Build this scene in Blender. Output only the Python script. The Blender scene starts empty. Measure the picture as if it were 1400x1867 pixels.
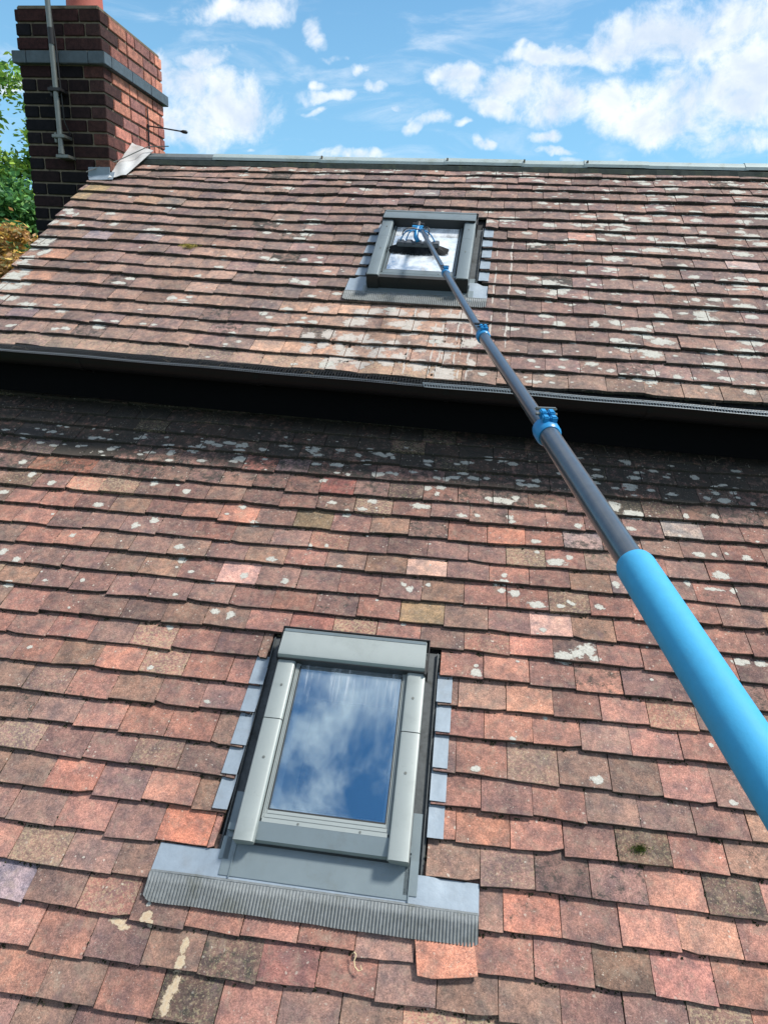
import bpy, bmesh, math, random
from mathutils import Matrix, Vector, noise
random.seed(11)
F_PX=1156.2076248700525
PLR,PLT=[[0.99977, -0.020041, 0.007674], [0.021053, 0.84664, -0.531749], [0.00416, 0.531788, 0.846867]],[-0.14, 1.50315, 3.39065]
PUR,PUT=[[0.999768, 0.019701, -0.008718], [-0.021053, 0.807508, -0.58948], [-0.004573, 0.589527, 0.807736]],[-0.41691, 3.03246, 4.71739]
ROWS_L=[[(-2.295, 1.9428), (0.11, 1.8947)], [(-2.243, 1.8483), (0.115, 1.8059), (1.59, 1.8295)], [(-2.183, 1.7391), (0.12, 1.7167), (1.564, 1.7259)], [(-2.117, 1.6198), (0.126, 1.6168), (1.538, 1.6234)], [(-2.055, 1.5064), (0.132, 1.5044), (1.51, 1.5157)], [(-1.996, 1.3985), (0.138, 1.4069), (1.482, 1.4051)], [(-1.941, 1.299), (0.144, 1.2925), (1.457, 1.3034)], [(-1.878, 1.1836), (0.15, 1.1867), (1.428, 1.1923)], [(-1.82, 1.0779), (0.155, 1.09), (1.401, 1.0842)], [(-1.761, 0.9719), (0.162, 0.9698), (1.374, 0.979)], [(-1.703, 0.8656), (0.168, 0.8624), (1.345, 0.8633)], [(-1.641, 0.7524), (0.174, 0.7676), (1.317, 0.753)], [(-1.582, 0.6451), (0.18, 0.6556), (1.29, 0.6489)], [(-1.522, 0.5366), (0.186, 0.5429)], [(-1.462, 0.4261), (0.192, 0.4355)], [(-1.403, 0.3202), (0.199, 0.312)], [(-1.347, 0.217), (0.205, 0.2072), (1.18, 0.2127)], [(-1.285, 0.104), (0.211, 0.102), (1.152, 0.106)], [(-1.226, -0.0033), (0.217, -0.0037), (1.126, 0.0013)], [(-1.168, -0.1091), (0.223, -0.119), (1.099, -0.1042)], [(-1.111, -0.2119), (0.229, -0.2219), (1.071, -0.2131)], [(-1.051, -0.3206), (0.235, -0.3151)], [(-0.992, -0.4282)]]
ROWS_U=[[(-1.127, 1.9349), (1.102, 1.9895), (2.089, 2.0375)], [(-1.1, 1.8391), (1.098, 1.8905), (2.066, 1.9131)], [(-1.987, 1.8078), (-1.081, 1.7705), (1.095, 1.8147), (2.051, 1.826)], [(-1.938, 1.6889), (-1.049, 1.6568), (1.09, 1.7008), (2.032, 1.7218)], [(-1.893, 1.5819), (-1.017, 1.5443), (1.085, 1.5779), (2.01, 1.6021)], [(-1.844, 1.464), (-0.985, 1.4302), (1.081, 1.4656), (1.988, 1.4806)], [(-1.803, 1.3641), (-0.956, 1.3277), (1.076, 1.3512), (1.965, 1.3578)], [(-1.751, 1.2393), (-0.923, 1.2144), (1.071, 1.2351), (1.946, 1.2507)], [(-1.71, 1.1401), (-0.896, 1.118), (1.067, 1.1287), (1.923, 1.1259)], [(-1.663, 1.0263), (-0.864, 1.0025), (1.062, 1.0206), (1.904, 1.0213)], [(-1.616, 0.9133), (-0.831, 0.8879), (1.058, 0.9061), (1.883, 0.9054)], [(-1.564, 0.7893), (-0.8, 0.7788), (1.053, 0.786), (1.862, 0.7892)], [(-1.524, 0.6934), (-0.769, 0.6686), (1.049, 0.6802), (1.841, 0.6729)], [(-1.473, 0.5704), (-0.736, 0.5518), (1.044, 0.5601), (1.821, 0.5613)], [(-1.423, 0.4502), (-0.706, 0.445), (1.039, 0.4493), (1.799, 0.4414)], [(-1.377, 0.3398), (-0.674, 0.3333), (1.035, 0.3387), (1.779, 0.3306)], [(-1.335, 0.2378), (-0.642, 0.2197), (1.03, 0.2246), (1.759, 0.2243)], [(-1.288, 0.1234), (-0.611, 0.1084), (1.025, 0.1096), (1.737, 0.1037)], [(-1.243, 0.0157), (-0.581, 0.0026), (1.02, -0.0113), (1.718, -0.0043)]]
JOINT_L={0: [0.306], 1: [-1.997, 0.323], 2: [-1.776, 0.375, 1.326], 3: [-2.009, 0.262, 0.915], 4: [-1.915, 0.167, 0.485, 0.99], 5: [-1.505, 0.395, 1.059], 6: [-1.751, 0.305, 0.629, 1.12], 7: [-1.487, 0.226, 0.385, 1.04], 8: [-1.748, -1.574, 0.316, 1.298], 9: [-1.486, 0.387, 1.208], 10: [-1.235, 0.315, 0.798, 1.293], 11: [-1.476, 0.398, 0.886], 12: [-1.562, -1.393, 0.302, 0.802], 13: [-1.482, -1.146, 0.385, 0.877], 14: [-1.379, 0.309, 0.97], 15: [-1.299, 0.388, 0.725, 1.05], 16: [-1.218, 0.304, 0.802], 17: [-1.134, 0.397, 0.883], 18: [-1.211, -1.041, 0.307, 0.797], 19: [-1.142, 0.376, 0.871], 20: [-1.039, 0.461, 0.783], 21: [-0.965, 0.364, 0.696], 22: [-0.888]}
JOINT_U={0: [0.761], 1: [0.571], 2: [0.506, 1.132], 3: [-1.685, 0.574, 1.348], 4: [-1.628, 0.498], 5: [-1.54, 0.731, 1.201], 6: [-1.427, 0.648, 1.266], 7: [-1.53, 0.876, 1.353], 8: [-0.956, 0.804, 1.585], 9: [-1.196, 0.899, 1.37], 10: [-1.445, 0.817, 1.294], 11: [-0.858, 0.896, 1.674], 12: [-1.114, 0.817, 1.136], 13: [-0.859, 0.896, 1.214], 14: [-1.103, 0.814, 1.28], 15: [-1.19, 0.747, 1.223], 16: [-1.107, 0.839, 1.314], 17: [-1.004, 0.76, 0.922], 18: [-1.091, 0.867]}
SPEC_L=[(-0.733, 1.022, 222, 170, 160), (0.07, 1.118, 238, 190, 165), (0.554, 0.918, 228, 180, 165), (1.127, 1.422, 190, 182, 172), (0.712, 1.348, 170, 150, 150), (0.085, 0.915, 170, 145, 95), (0.343, 1.338, 200, 125, 95), (0.749, 0.172, 125, 108, 78), (0.831, 0.174, 95, 80, 65), (1.033, 0.057, 78, 68, 65), (-1.089, -0.155, 150, 145, 165), (0.575, 0.06, 115, 90, 88), (-0.673, -0.298, 130, 100, 98), (-0.356, -0.259, 88, 74, 70), (-0.403, -0.34, 80, 70, 65), (-0.227, -0.269, 130, 80, 80), (0.635, -0.163, 125, 100, 80), (-0.366, 1.541, 150, 75, 70), (-0.078, 1.606, 65, 58, 66), (-0.666, 1.654, 128, 108, 118), (1.067, 1.557, 80, 66, 66), (0.957, 1.188, 142, 122, 122), (-0.543, 0.033, 215, 125, 90), (0.38, 0.175, 190, 125, 95), (0.516, 0.192, 200, 135, 115), (0.467, -0.053, 200, 125, 100), (0.783, -0.055, 205, 140, 120), (0.935, -0.05, 195, 140, 115), (0.839, -0.175, 200, 130, 120), (-1.242, 0.25, 195, 128, 100), (0.35, 0.658, 198, 120, 92), (0.265, 0.503, 150, 100, 92), (0.535, 0.615, 205, 145, 115), (0.43, 0.79, 205, 132, 112), (-2.067, 1.747, 140, 125, 140), (-1.934, 1.719, 75, 75, 88), (-1.772, 1.597, 170, 105, 75), (-1.682, 1.587, 150, 85, 62), (-1.586, 1.467, 205, 140, 115), (-0.813, 1.398, 205, 135, 110), (-0.495, 1.343, 110, 100, 75), (-0.397, 1.353, 115, 105, 72), (-0.781, 1.679, 195, 115, 100), (-1.106, 0.616, 205, 135, 110), (-1.323, 0.726, 165, 110, 100), (-0.406, 0.853, 170, 105, 95), (-1.271, 0.305, 140, 115, 112), (-1.116, 0.117, 190, 120, 100)]
SPEC_U=[(0.967, 1.302, 230, 170, 150), (1.839, 1.072, 220, 190, 182), (-0.036, 1.718, 128, 130, 136), (-1.569, 1.058, 160, 145, 150), (-1.67, 1.501, 150, 140, 130), (-1.847, 1.517, 190, 150, 115), (-2.238, 1.651, 195, 170, 105), (-2.217, 1.564, 185, 160, 110), (-2.087, 0.866, 205, 145, 110), (-2.044, 0.642, 200, 145, 115), (-1.915, 1.111, 165, 155, 165), (-2.32, 1.256, 195, 135, 115), (-0.347, 0.307, 95, 88, 90), (-2.066, 0.303, 150, 130, 140)]
LICH_L=[(0.594, 1.218, 0.045, 0.023), (0.648, 1.252, 0.018, 0.017), (0.379, 1.13, 0.016, 0.014), (0.377, 1.094, 0.022, 0.014), (0.346, 1.088, 0.018, 0.011), (0.418, 1.048, 0.024, 0.021), (0.368, 1.058, 0.02, 0.016), (0.506, 0.998, 0.043, 0.021), (0.598, 1.0, 0.024, 0.01), (0.752, 1.015, 0.021, 0.015), (0.602, 0.779, 0.04, 0.028), (0.647, 0.798, 0.036, 0.023), (0.693, 0.819, 0.028, 0.033), (0.712, 0.783, 0.024, 0.016), (0.666, 0.828, 0.02, 0.012), (0.277, 0.678, 0.022, 0.02), (0.274, 0.708, 0.01, 0.009), (0.678, 0.34, 0.023, 0.018), (0.284, 0.331, 0.018, 0.011), (0.407, 0.445, 0.015, 0.01), (-0.764, 0.826, 0.02, 0.017), (-0.699, 0.82, 0.022, 0.025), (0.861, 1.562, 0.039, 0.037), (0.933, 1.527, 0.034, 0.03), (0.968, 1.524, 0.024, 0.023), (0.342, 1.54, 0.035, 0.024), (0.391, 1.538, 0.034, 0.027), (0.428, 1.566, 0.02, 0.02), (0.542, 1.528, 0.029, 0.013), (0.188, 1.431, 0.027, 0.016), (0.403, 1.445, 0.017, 0.019), (0.41, 1.417, 0.017, 0.013), (0.512, 1.32, 0.028, 0.015), (0.7, 1.429, 0.021, 0.019), (1.188, 1.325, 0.029, 0.021), (1.251, 1.332, 0.018, 0.012), (1.38, 1.326, 0.025, 0.018), (1.254, 1.22, 0.04, 0.025), (0.922, 1.437, 0.023, 0.016), (1.356, 1.647, 0.034, 0.027), (1.286, 1.656, 0.019, 0.017), (1.331, 1.702, 0.029, 0.01), (1.17, 1.536, 0.014, 0.02), (1.3, 1.55, 0.021, 0.02), (-0.223, 1.645, 0.028, 0.022), (-0.899, 1.686, 0.038, 0.026), (-1.561, 1.689, 0.028, 0.019), (-1.602, 1.657, 0.014, 0.011), (-1.958, 1.551, 0.022, 0.022), (-1.882, 1.48, 0.021, 0.025), (-1.754, 1.431, 0.021, 0.021), (-1.468, 1.322, 0.03, 0.019), (-1.252, 1.223, 0.022, 0.022), (-1.508, 1.139, 0.02, 0.015), (-1.69, 0.984, 0.021, 0.019), (-1.959, 1.356, 0.026, 0.02), (-1.774, 1.019, 0.019, 0.023), (-1.363, 0.914, 0.016, 0.013), (-1.014, 1.125, 0.026, 0.017), (-1.086, 1.441, 0.023, 0.024), (-0.727, 1.295, 0.024, 0.016), (-0.598, 1.103, 0.026, 0.017), (-0.452, 1.192, 0.012, 0.012), (-0.381, 1.2, 0.012, 0.012), (-0.517, 0.999, 0.018, 0.019), (-0.948, 0.884, 0.013, 0.01), (-0.923, 1.004, 0.014, 0.011), (-0.306, 1.097, 0.014, 0.011), (-0.028, 1.044, 0.016, 0.013), (-0.003, 1.02, 0.018, 0.019), (0.07, 1.055, 0.013, 0.011), (-0.217, 1.481, 0.03, 0.017), (-0.259, 1.423, 0.025, 0.016), (-0.467, 1.59, 0.021, 0.018), (-0.007, 1.473, 0.039, 0.02), (0.023, 1.47, 0.03, 0.02), (0.026, 1.589, 0.023, 0.021), (0.084, 1.598, 0.033, 0.017), (0.072, 1.552, 0.015, 0.017), (-0.932, 0.562, 0.016, 0.011), (-0.682, 0.457, 0.016, 0.01), (-0.232, 1.793, 0.037, 0.015), (-0.178, 1.791, 0.021, 0.015), (-0.42, 1.698, 0.042, 0.018), (-0.545, 1.788, 0.027, 0.023), (-0.557, 1.779, 0.022, 0.023), (-1.256, 1.688, 0.024, 0.026), (-1.185, 1.269, 0.022, 0.022), (-1.09, 1.784, 0.039, 0.016), (-0.979, 1.792, 0.044, 0.016), (-1.027, 1.763, 0.027, 0.015), (-0.917, 1.774, 0.038, 0.019), (-1.119, 1.742, 0.027, 0.019), (-0.701, 1.804, 0.033, 0.012), (-0.547, 1.8, 0.032, 0.019), (0.53, 1.687, 0.025, 0.018), (0.442, 1.66, 0.013, 0.014), (0.294, 1.68, 0.018, 0.014), (1.117, 1.178, 0.013, 0.022), (0.826, 1.133, 0.018, 0.022), (1.209, 1.156, 0.048, 0.011), (1.294, 1.158, 0.017, 0.016), (1.241, 0.836, 0.032, 0.018), (1.319, 0.838, 0.024, 0.016), (0.517, 1.273, 0.014, 0.012)]
LICH_U=[(-2.251, 0.515, 0.098, 0.046), (-2.176, 0.565, 0.066, 0.031), (-2.259, 0.623, 0.067, 0.032), (-2.308, 0.987, 0.042, 0.024), (-2.263, 1.034, 0.035, 0.018), (-2.263, 0.792, 0.048, 0.028), (-2.179, 0.417, 0.07, 0.034), (-1.595, 0.601, 0.045, 0.02), (-1.559, 0.658, 0.039, 0.021), (-1.569, 0.255, 0.027, 0.014), (-1.471, 0.26, 0.024, 0.013), (-1.856, 0.372, 0.028, 0.014), (-1.066, 0.799, 0.032, 0.016), (-1.162, 0.704, 0.022, 0.021), (-1.24, 0.495, 0.031, 0.029), (-1.172, 0.481, 0.027, 0.014), (-1.149, 0.523, 0.021, 0.015), (-0.7, 0.415, 0.026, 0.023), (-0.655, 0.381, 0.023, 0.018), (-0.762, 0.173, 0.017, 0.017), (-0.821, 0.14, 0.017, 0.013), (-0.832, 0.925, 0.042, 0.022), (-1.561, 1.108, 0.024, 0.012), (-1.249, 0.254, 0.018, 0.009), (-1.309, 0.257, 0.021, 0.009), (-0.6, 0.922, 0.025, 0.027), (-0.515, 0.963, 0.022, 0.017), (-0.507, 0.897, 0.028, 0.016), (-0.759, 1.202, 0.02, 0.012), (-0.676, 1.13, 0.046, 0.024), (-0.439, 0.821, 0.025, 0.021), (-0.603, 0.717, 0.031, 0.036), (-0.532, 0.682, 0.021, 0.015), (-0.345, 0.628, 0.027, 0.02), (-0.473, 0.576, 0.024, 0.015), (-0.472, 0.395, 0.02, 0.014), (-0.478, 0.348, 0.029, 0.018), (-0.414, 0.359, 0.028, 0.018), (-2.038, 0.176, 0.024, 0.018), (-1.768, 0.165, 0.027, 0.018), (-1.713, 0.18, 0.03, 0.018), (1.584, 1.21, 0.087, 0.028), (1.349, 1.18, 0.088, 0.033), (1.413, 1.24, 0.071, 0.028), (1.123, 1.079, 0.058, 0.038), (1.639, 1.304, 0.044, 0.023), (1.88, 1.362, 0.053, 0.035), (1.809, 1.191, 0.063, 0.038), (0.766, 1.405, 0.038, 0.031), (0.642, 1.311, 0.031, 0.024), (1.484, 1.508, 0.043, 0.025), (1.178, 1.547, 0.044, 0.025), (1.607, 1.517, 0.037, 0.031), (0.967, 0.696, 0.028, 0.024), (0.786, 0.718, 0.028, 0.024), (0.772, 0.668, 0.025, 0.019), (0.627, 0.718, 0.034, 0.024), (1.001, 0.485, 0.021, 0.035), (1.83, 1.416, 0.036, 0.024), (0.776, 0.25, 0.031, 0.016), (0.845, 0.209, 0.023, 0.016), (0.699, 0.182, 0.023, 0.016), (0.784, 0.093, 0.03, 0.019), (0.703, 0.028, 0.035, 0.015), (1.245, 0.423, 0.036, 0.026), (1.536, 0.329, 0.055, 0.02), (1.247, 0.143, 0.034, 0.027), (1.183, 0.098, 0.029, 0.023), (1.353, 0.117, 0.024, 0.03), (1.547, 0.232, 0.044, 0.031), (1.569, 0.674, 0.042, 0.023), (1.389, 0.846, 0.033, 0.03), (1.522, 0.932, 0.033, 0.025), (1.477, 1.03, 0.028, 0.026)]
CLOUDS=[(-0.439, 0.298, 0.041, 0.0303, 1), (-0.3906, 0.2713, 0.0812, 0.042, 1), (-0.4329, 0.2463, 0.0581, 0.0347, 1), (-0.4134, 0.3264, 0.0387, 0.0159, 1), (-0.4631, 0.3113, 0.0288, 0.0268, 1), (-0.3561, 0.385, 0.0775, 0.0239, 0.55), (-0.2569, 0.3635, 0.0214, 0.017, 0.9), (-0.2279, 0.3407, 0.023, 0.0077, 0.8), (-0.1889, 0.3222, 0.0168, 0.0116, 0.85), (-0.2304, 0.2883, 0.0428, 0.0093, 0.8), (-0.2542, 0.3033, 0.0141, 0.0079, 0.7), (-0.2496, 0.27, 0.0174, 0.0054, 0.5), (-0.1535, 0.2998, 0.0198, 0.0091, 0.8), (-0.1215, 0.2752, 0.0107, 0.004, 0.6), (0.018, 0.303, 0.0828, 0.0316, 1), (-0.0425, 0.3215, 0.0511, 0.0164, 0.9), (0.0783, 0.2845, 0.0501, 0.0267, 1), (-0.0002, 0.2672, 0.0369, 0.0143, 0.9), (-0.0822, 0.2592, 0.0265, 0.0133, 0.8), (-0.0508, 0.2464, 0.0189, 0.0053, 0.7), (-0.0814, 0.3174, 0.0208, 0.0127, 0.9), (-0.1048, 0.2541, 0.0153, 0.0094, 0.7), (0.064, 0.3398, 0.0981, 0.0099, 0.8), (0.2202, 0.36, 0.0735, 0.0295, 1), (0.2828, 0.3807, 0.0652, 0.0317, 1), (0.2828, 0.2811, 0.1009, 0.0382, 1), (0.1558, 0.2919, 0.0336, 0.03, 1), (0.3277, 0.3246, 0.0592, 0.0561, 1), (0.2027, 0.264, 0.0557, 0.0253, 0.9), (0.1678, 0.3478, 0.0546, 0.0181, 0.9), (0.0692, 0.242, 0.0263, 0.0099, 0.9), (0.0861, 0.2244, 0.0511, 0.0053, 0.5), (-0.0111, 0.2263, 0.0188, 0.0087, 0.9), (0.1133, 0.2136, 0.019, 0.0067, 0.9), (0.1823, 0.2153, 0.0143, 0.0053, 0.8), (-0.1806, 0.2157, 0.0488, 0.0104, 0.85), (0.3349, 0.2279, 0.0477, 0.0141, 0.75), (-0.3464, 0.2219, 0.0115, 0.0042, 0.5), (-0.7118, 0.295, 0.0352, 0.0175, 0.7)]
CMAT=[[0.989308, -0.090313, 0.114512], [0.136207, 0.291538, -0.946812], [0.052125, 0.952286, 0.300722]]

# ------------------------------------------------------------------ camera, sky, sun, exposure
scene = bpy.context.scene
COL = scene.collection
cam_data = bpy.data.cameras.new('camera'); cam = bpy.data.objects.new('camera', cam_data); COL.objects.link(cam)
cam_data.sensor_fit = 'HORIZONTAL'; cam_data.sensor_width = 36.0; cam_data.lens = F_PX/1400*36.0
cam_data.clip_start = 0.02; cam_data.clip_end = 2000
CAMP = Vector((0, 0, 5.0))
cam.matrix_world = Matrix.Translation(CAMP) @ Matrix(CMAT).to_4x4()
scene.camera = cam
CINV = Matrix(CMAT).transposed()

def pix(p):                                   # world point -> photo pixel (only used to rank pieces by size)
    c = CINV @ (Vector(p)-CAMP)
    if c.z > -.05: return (-9999, -9999)
    return (700+F_PX*c.x/-c.z, 933.5-F_PX*c.y/-c.z)

SUN = Vector((.50, .10, .86)).normalized()
SUN_STRENGTH, SKY_STRENGTH, EXPOSURE = 5.0, 0.082, 0.30
sun_data = bpy.data.lights.new('sun', 'SUN'); sun_data.energy = SUN_STRENGTH; sun_data.angle = math.radians(9)   # hazy sun: the photograph's shadows are soft and the pole throws none
sun_data.color = (1.0, .95, .87)
sun = bpy.data.objects.new('sun', sun_data); COL.objects.link(sun)
sun.rotation_euler = SUN.to_track_quat('Z', 'Y').to_euler(); sun.location = (6, 2, 14)

scene.view_settings.view_transform = 'Standard'; scene.view_settings.look = 'None'
scene.view_settings.exposure = EXPOSURE; scene.view_settings.gamma = 1.0
scene.view_settings.use_curve_mapping = False

def NT(mat): mat.use_nodes = True; mat.node_tree.nodes.clear(); return mat.node_tree
class N:                                       # small node-tree helper
    def __init__(s, nt): s.nt = nt
    def add(s, t, **kw):
        n = s.nt.nodes.new(t)
        for k, v in kw.items(): setattr(n, k, v)
        return n
    def put(s, sock, v):
        if v is None: return
        if hasattr(v, 'is_linked') or hasattr(v, 'links'): s.nt.links.new(v, sock)
        else:
            if hasattr(sock, 'default_value') and hasattr(sock.default_value, '__len__') and not hasattr(v, '__len__'): v = [v]*len(sock.default_value)
            if hasattr(sock.default_value, '__len__') and len(sock.default_value) == 4 and len(v) == 3: v = (*v, 1)
            sock.default_value = v
    def m(s, op, a, b=None, c=None, clamp=False):
        n = s.add('ShaderNodeMath', operation=op); n.use_clamp = clamp
        s.put(n.inputs[0], a); s.put(n.inputs[1], b); s.put(n.inputs[2], c); return n.outputs[0]
    def v(s, op, a, b=None):
        n = s.add('ShaderNodeVectorMath', operation=op); s.put(n.inputs[0], a); s.put(n.inputs[1], b)
        return n.outputs['Value'] if op in ('LENGTH', 'DOT_PRODUCT', 'DISTANCE') else n.outputs[0]
    def step(s, x, a, b, lo=0., hi=1.):
        n = s.add('ShaderNodeMapRange', interpolation_type='SMOOTHSTEP'); s.put(n.inputs[0], x)
        for i, q in enumerate((a, b, lo, hi)): s.put(n.inputs[i+1], q)
        return n.outputs[0]
    def noise(s, vec, scale, detail=4, rough=.55, dist=0, col=False):
        n = s.add('ShaderNodeTexNoise'); s.put(n.inputs['Vector'], vec); n.inputs['Scale'].default_value = scale
        n.inputs['Detail'].default_value = detail; n.inputs['Roughness'].default_value = rough; n.inputs['Distortion'].default_value = dist
        return n.outputs['Color'] if col else n.outputs[0]
    def vor(s, vec, scale, feature='F1', rnd=1.):
        n = s.add('ShaderNodeTexVoronoi', feature=feature); s.put(n.inputs['Vector'], vec); n.inputs['Scale'].default_value = scale
        n.inputs['Randomness'].default_value = rnd; return n
    def mix(s, f, a, b, mode='MIX'):
        n = s.add('ShaderNodeMix', data_type='RGBA', blend_type=mode); s.put(n.inputs[0], f); s.put(n.inputs[6], a); s.put(n.inputs[7], b)
        return n.outputs[2]
    def xyz(s, x, y, z=0.):
        n = s.add('ShaderNodeCombineXYZ'); s.put(n.inputs[0], x); s.put(n.inputs[1], y); s.put(n.inputs[2], z); return n.outputs[0]

world = bpy.data.worlds.new('World'); scene.world = world; world.use_nodes = True
wt = world.node_tree; wt.nodes.clear(); w = N(wt)
sky = w.add('ShaderNodeTexSky', sky_type='NISHITA'); sky.sun_disc = False
sky.sun_elevation = math.asin(SUN.z); sky.sun_rotation = math.atan2(SUN.x, SUN.y)
sky.altitude = 50; sky.air_density = 1.0; sky.dust_density = .6; sky.ozone_density = 2.5
tc = w.add('ShaderNodeTexCoord'); sp = w.add('ShaderNodeSeparateXYZ'); wt.links.new(tc.outputs['Generated'], sp.inputs[0])
dx, dy, dz = sp.outputs
ysafe = w.m('MAXIMUM', dy, .05)
P = w.xyz(w.m('DIVIDE', dx, ysafe), w.m('DIVIDE', dz, ysafe))
n1 = w.noise(P, 17, 11, .64, .35); n2 = w.noise(P, 38, 6, .65)
warp = w.noise(P, 9, 4, .55, 0, True)
Pw = w.v('ADD', P, w.v('MULTIPLY', w.v('SUBTRACT', warp, (.5, .5, .5)), (.115, .075, 0)))
M = None
for (a, b, ra, rb, amp) in CLOUDS:
    if ra < .03: amp -= .22
    if a > .1 and ra > .04: ra *= 1.15; rb *= 1.12
    q = w.v('MULTIPLY', w.v('SUBTRACT', Pw, (a, b, 0)), (1/ra, 1/rb, 0))
    mi = w.m('SUBTRACT', amp, w.m('POWER', w.v('LENGTH', q), 2.))
    M = mi if M is None else w.m('SMOOTH_MAX', M, mi, .25)
M = w.m('MAXIMUM', M, -1.6)
front = w.m('MULTIPLY', w.step(dy, .12, .4), w.step(dz, .72, .55))
D1 = w.step(w.m('ADD', M, w.m('MULTIPLY', w.m('ADD', w.m('SUBTRACT', n1, .5), w.m('MULTIPLY', w.m('SUBTRACT', n2, .5), .30)), 4.4)), -.65, 1.15)
wisp = w.m('MULTIPLY', w.step(w.noise(w.v('MULTIPLY', P, (4, 14, 1)), 1.4, 8, .6, .6), .48, .78), .5)
D1 = w.m('MAXIMUM', D1, wisp)
zs = w.m('MAXIMUM', dz, .06)
Q = w.xyz(w.m('DIVIDE', dx, zs), w.m('DIVIDE', dy, zs))
nq = w.noise(Q, 4.2, 10, .60, .3)
D2 = w.step(nq, .41, .60)
D = w.m('ADD', w.m('MULTIPLY', D1, front), w.m('MULTIPLY', D2, w.m('SUBTRACT', 1., front)))
sh = w.step(w.m('ADD', w.m('MULTIPLY', w.noise(w.v('ADD', P, (.012, -.018, 0)), 14, 7, .6, .3), 1.), w.m('MULTIPLY', M, .22)), .42, .86)
ccol = w.mix(w.m('MULTIPLY', sh, front), (10.8, 11.2, 11.8), (7.2, 8.3, 9.8))
skyc = w.mix(1., sky.outputs[0], (.92, 1.52, 1.70), 'MULTIPLY')
lowhaze = w.step(dz, .62, .15, 0, .45)
skyc = w.mix(lowhaze, skyc, (4.0, 7.6, 10.2))
bg = w.add('ShaderNodeBackground'); wt.links.new(w.mix(w.m('MULTIPLY', D, .95), skyc, ccol), bg.inputs[0]); bg.inputs[1].default_value = SKY_STRENGTH
wo = w.add('ShaderNodeOutputWorld'); wt.links.new(bg.outputs[0], wo.inputs[0])

# ------------------------------------------------------------------ materials
def srgb(c):
    return tuple(((x/255)/12.92 if x/255 <= .04045 else ((x/255+.055)/1.055)**2.4) for x in c)
def newmat(name):
    m = bpy.data.materials.new(name); nt = NT(m); n = N(nt)
    b = n.add('ShaderNodeBsdfPrincipled'); o = n.add('ShaderNodeOutputMaterial'); nt.links.new(b.outputs[0], o.inputs[0])
    return m, n, b, o
def bump(n, b, h, strength, dist):
    bp = n.add('ShaderNodeBump'); bp.inputs['Strength'].default_value = strength; bp.inputs['Distance'].default_value = dist
    n.put(bp.inputs['Height'], h); n.put(b.inputs['Normal'], bp.outputs[0])
def pos(n): return n.add('ShaderNodeNewGeometry').outputs['Position']

def simple(name, col, rough=.5, metal=0., spec=.5, var=.15, scale=40, bumpd=0., dirt=None, streak=False):
    m, n, b, o = newmat(name); P = pos(n)
    k = n.noise(P, scale, 5, .6)
    c = n.mix(1., col, n.mix(k, (1-var,)*3, (1+var,)*3), 'MULTIPLY')
    if dirt:
        d = n.step(n.noise(P, 9, 7, .68, .4), .50, .72, 0, dirt[1]); c = n.mix(d, c, dirt[0])
        d2 = n.step(n.noise(P, 90, 5, .7), .60, .70, 0, dirt[1]*.8); c = n.mix(d2, c, dirt[0])
    n.put(b.inputs['Base Color'], c); b.inputs['Metallic'].default_value = metal
    n.put(b.inputs['Roughness'], n.m('ADD', rough-.08, n.m('MULTIPLY', n.noise(P, 22, 5, .6), .16)))
    b.inputs['Specular IOR Level'].default_value = spec
    if bumpd: bump(n, b, n.noise(P, scale*3, 5, .6), .6, bumpd)
    return m

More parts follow.
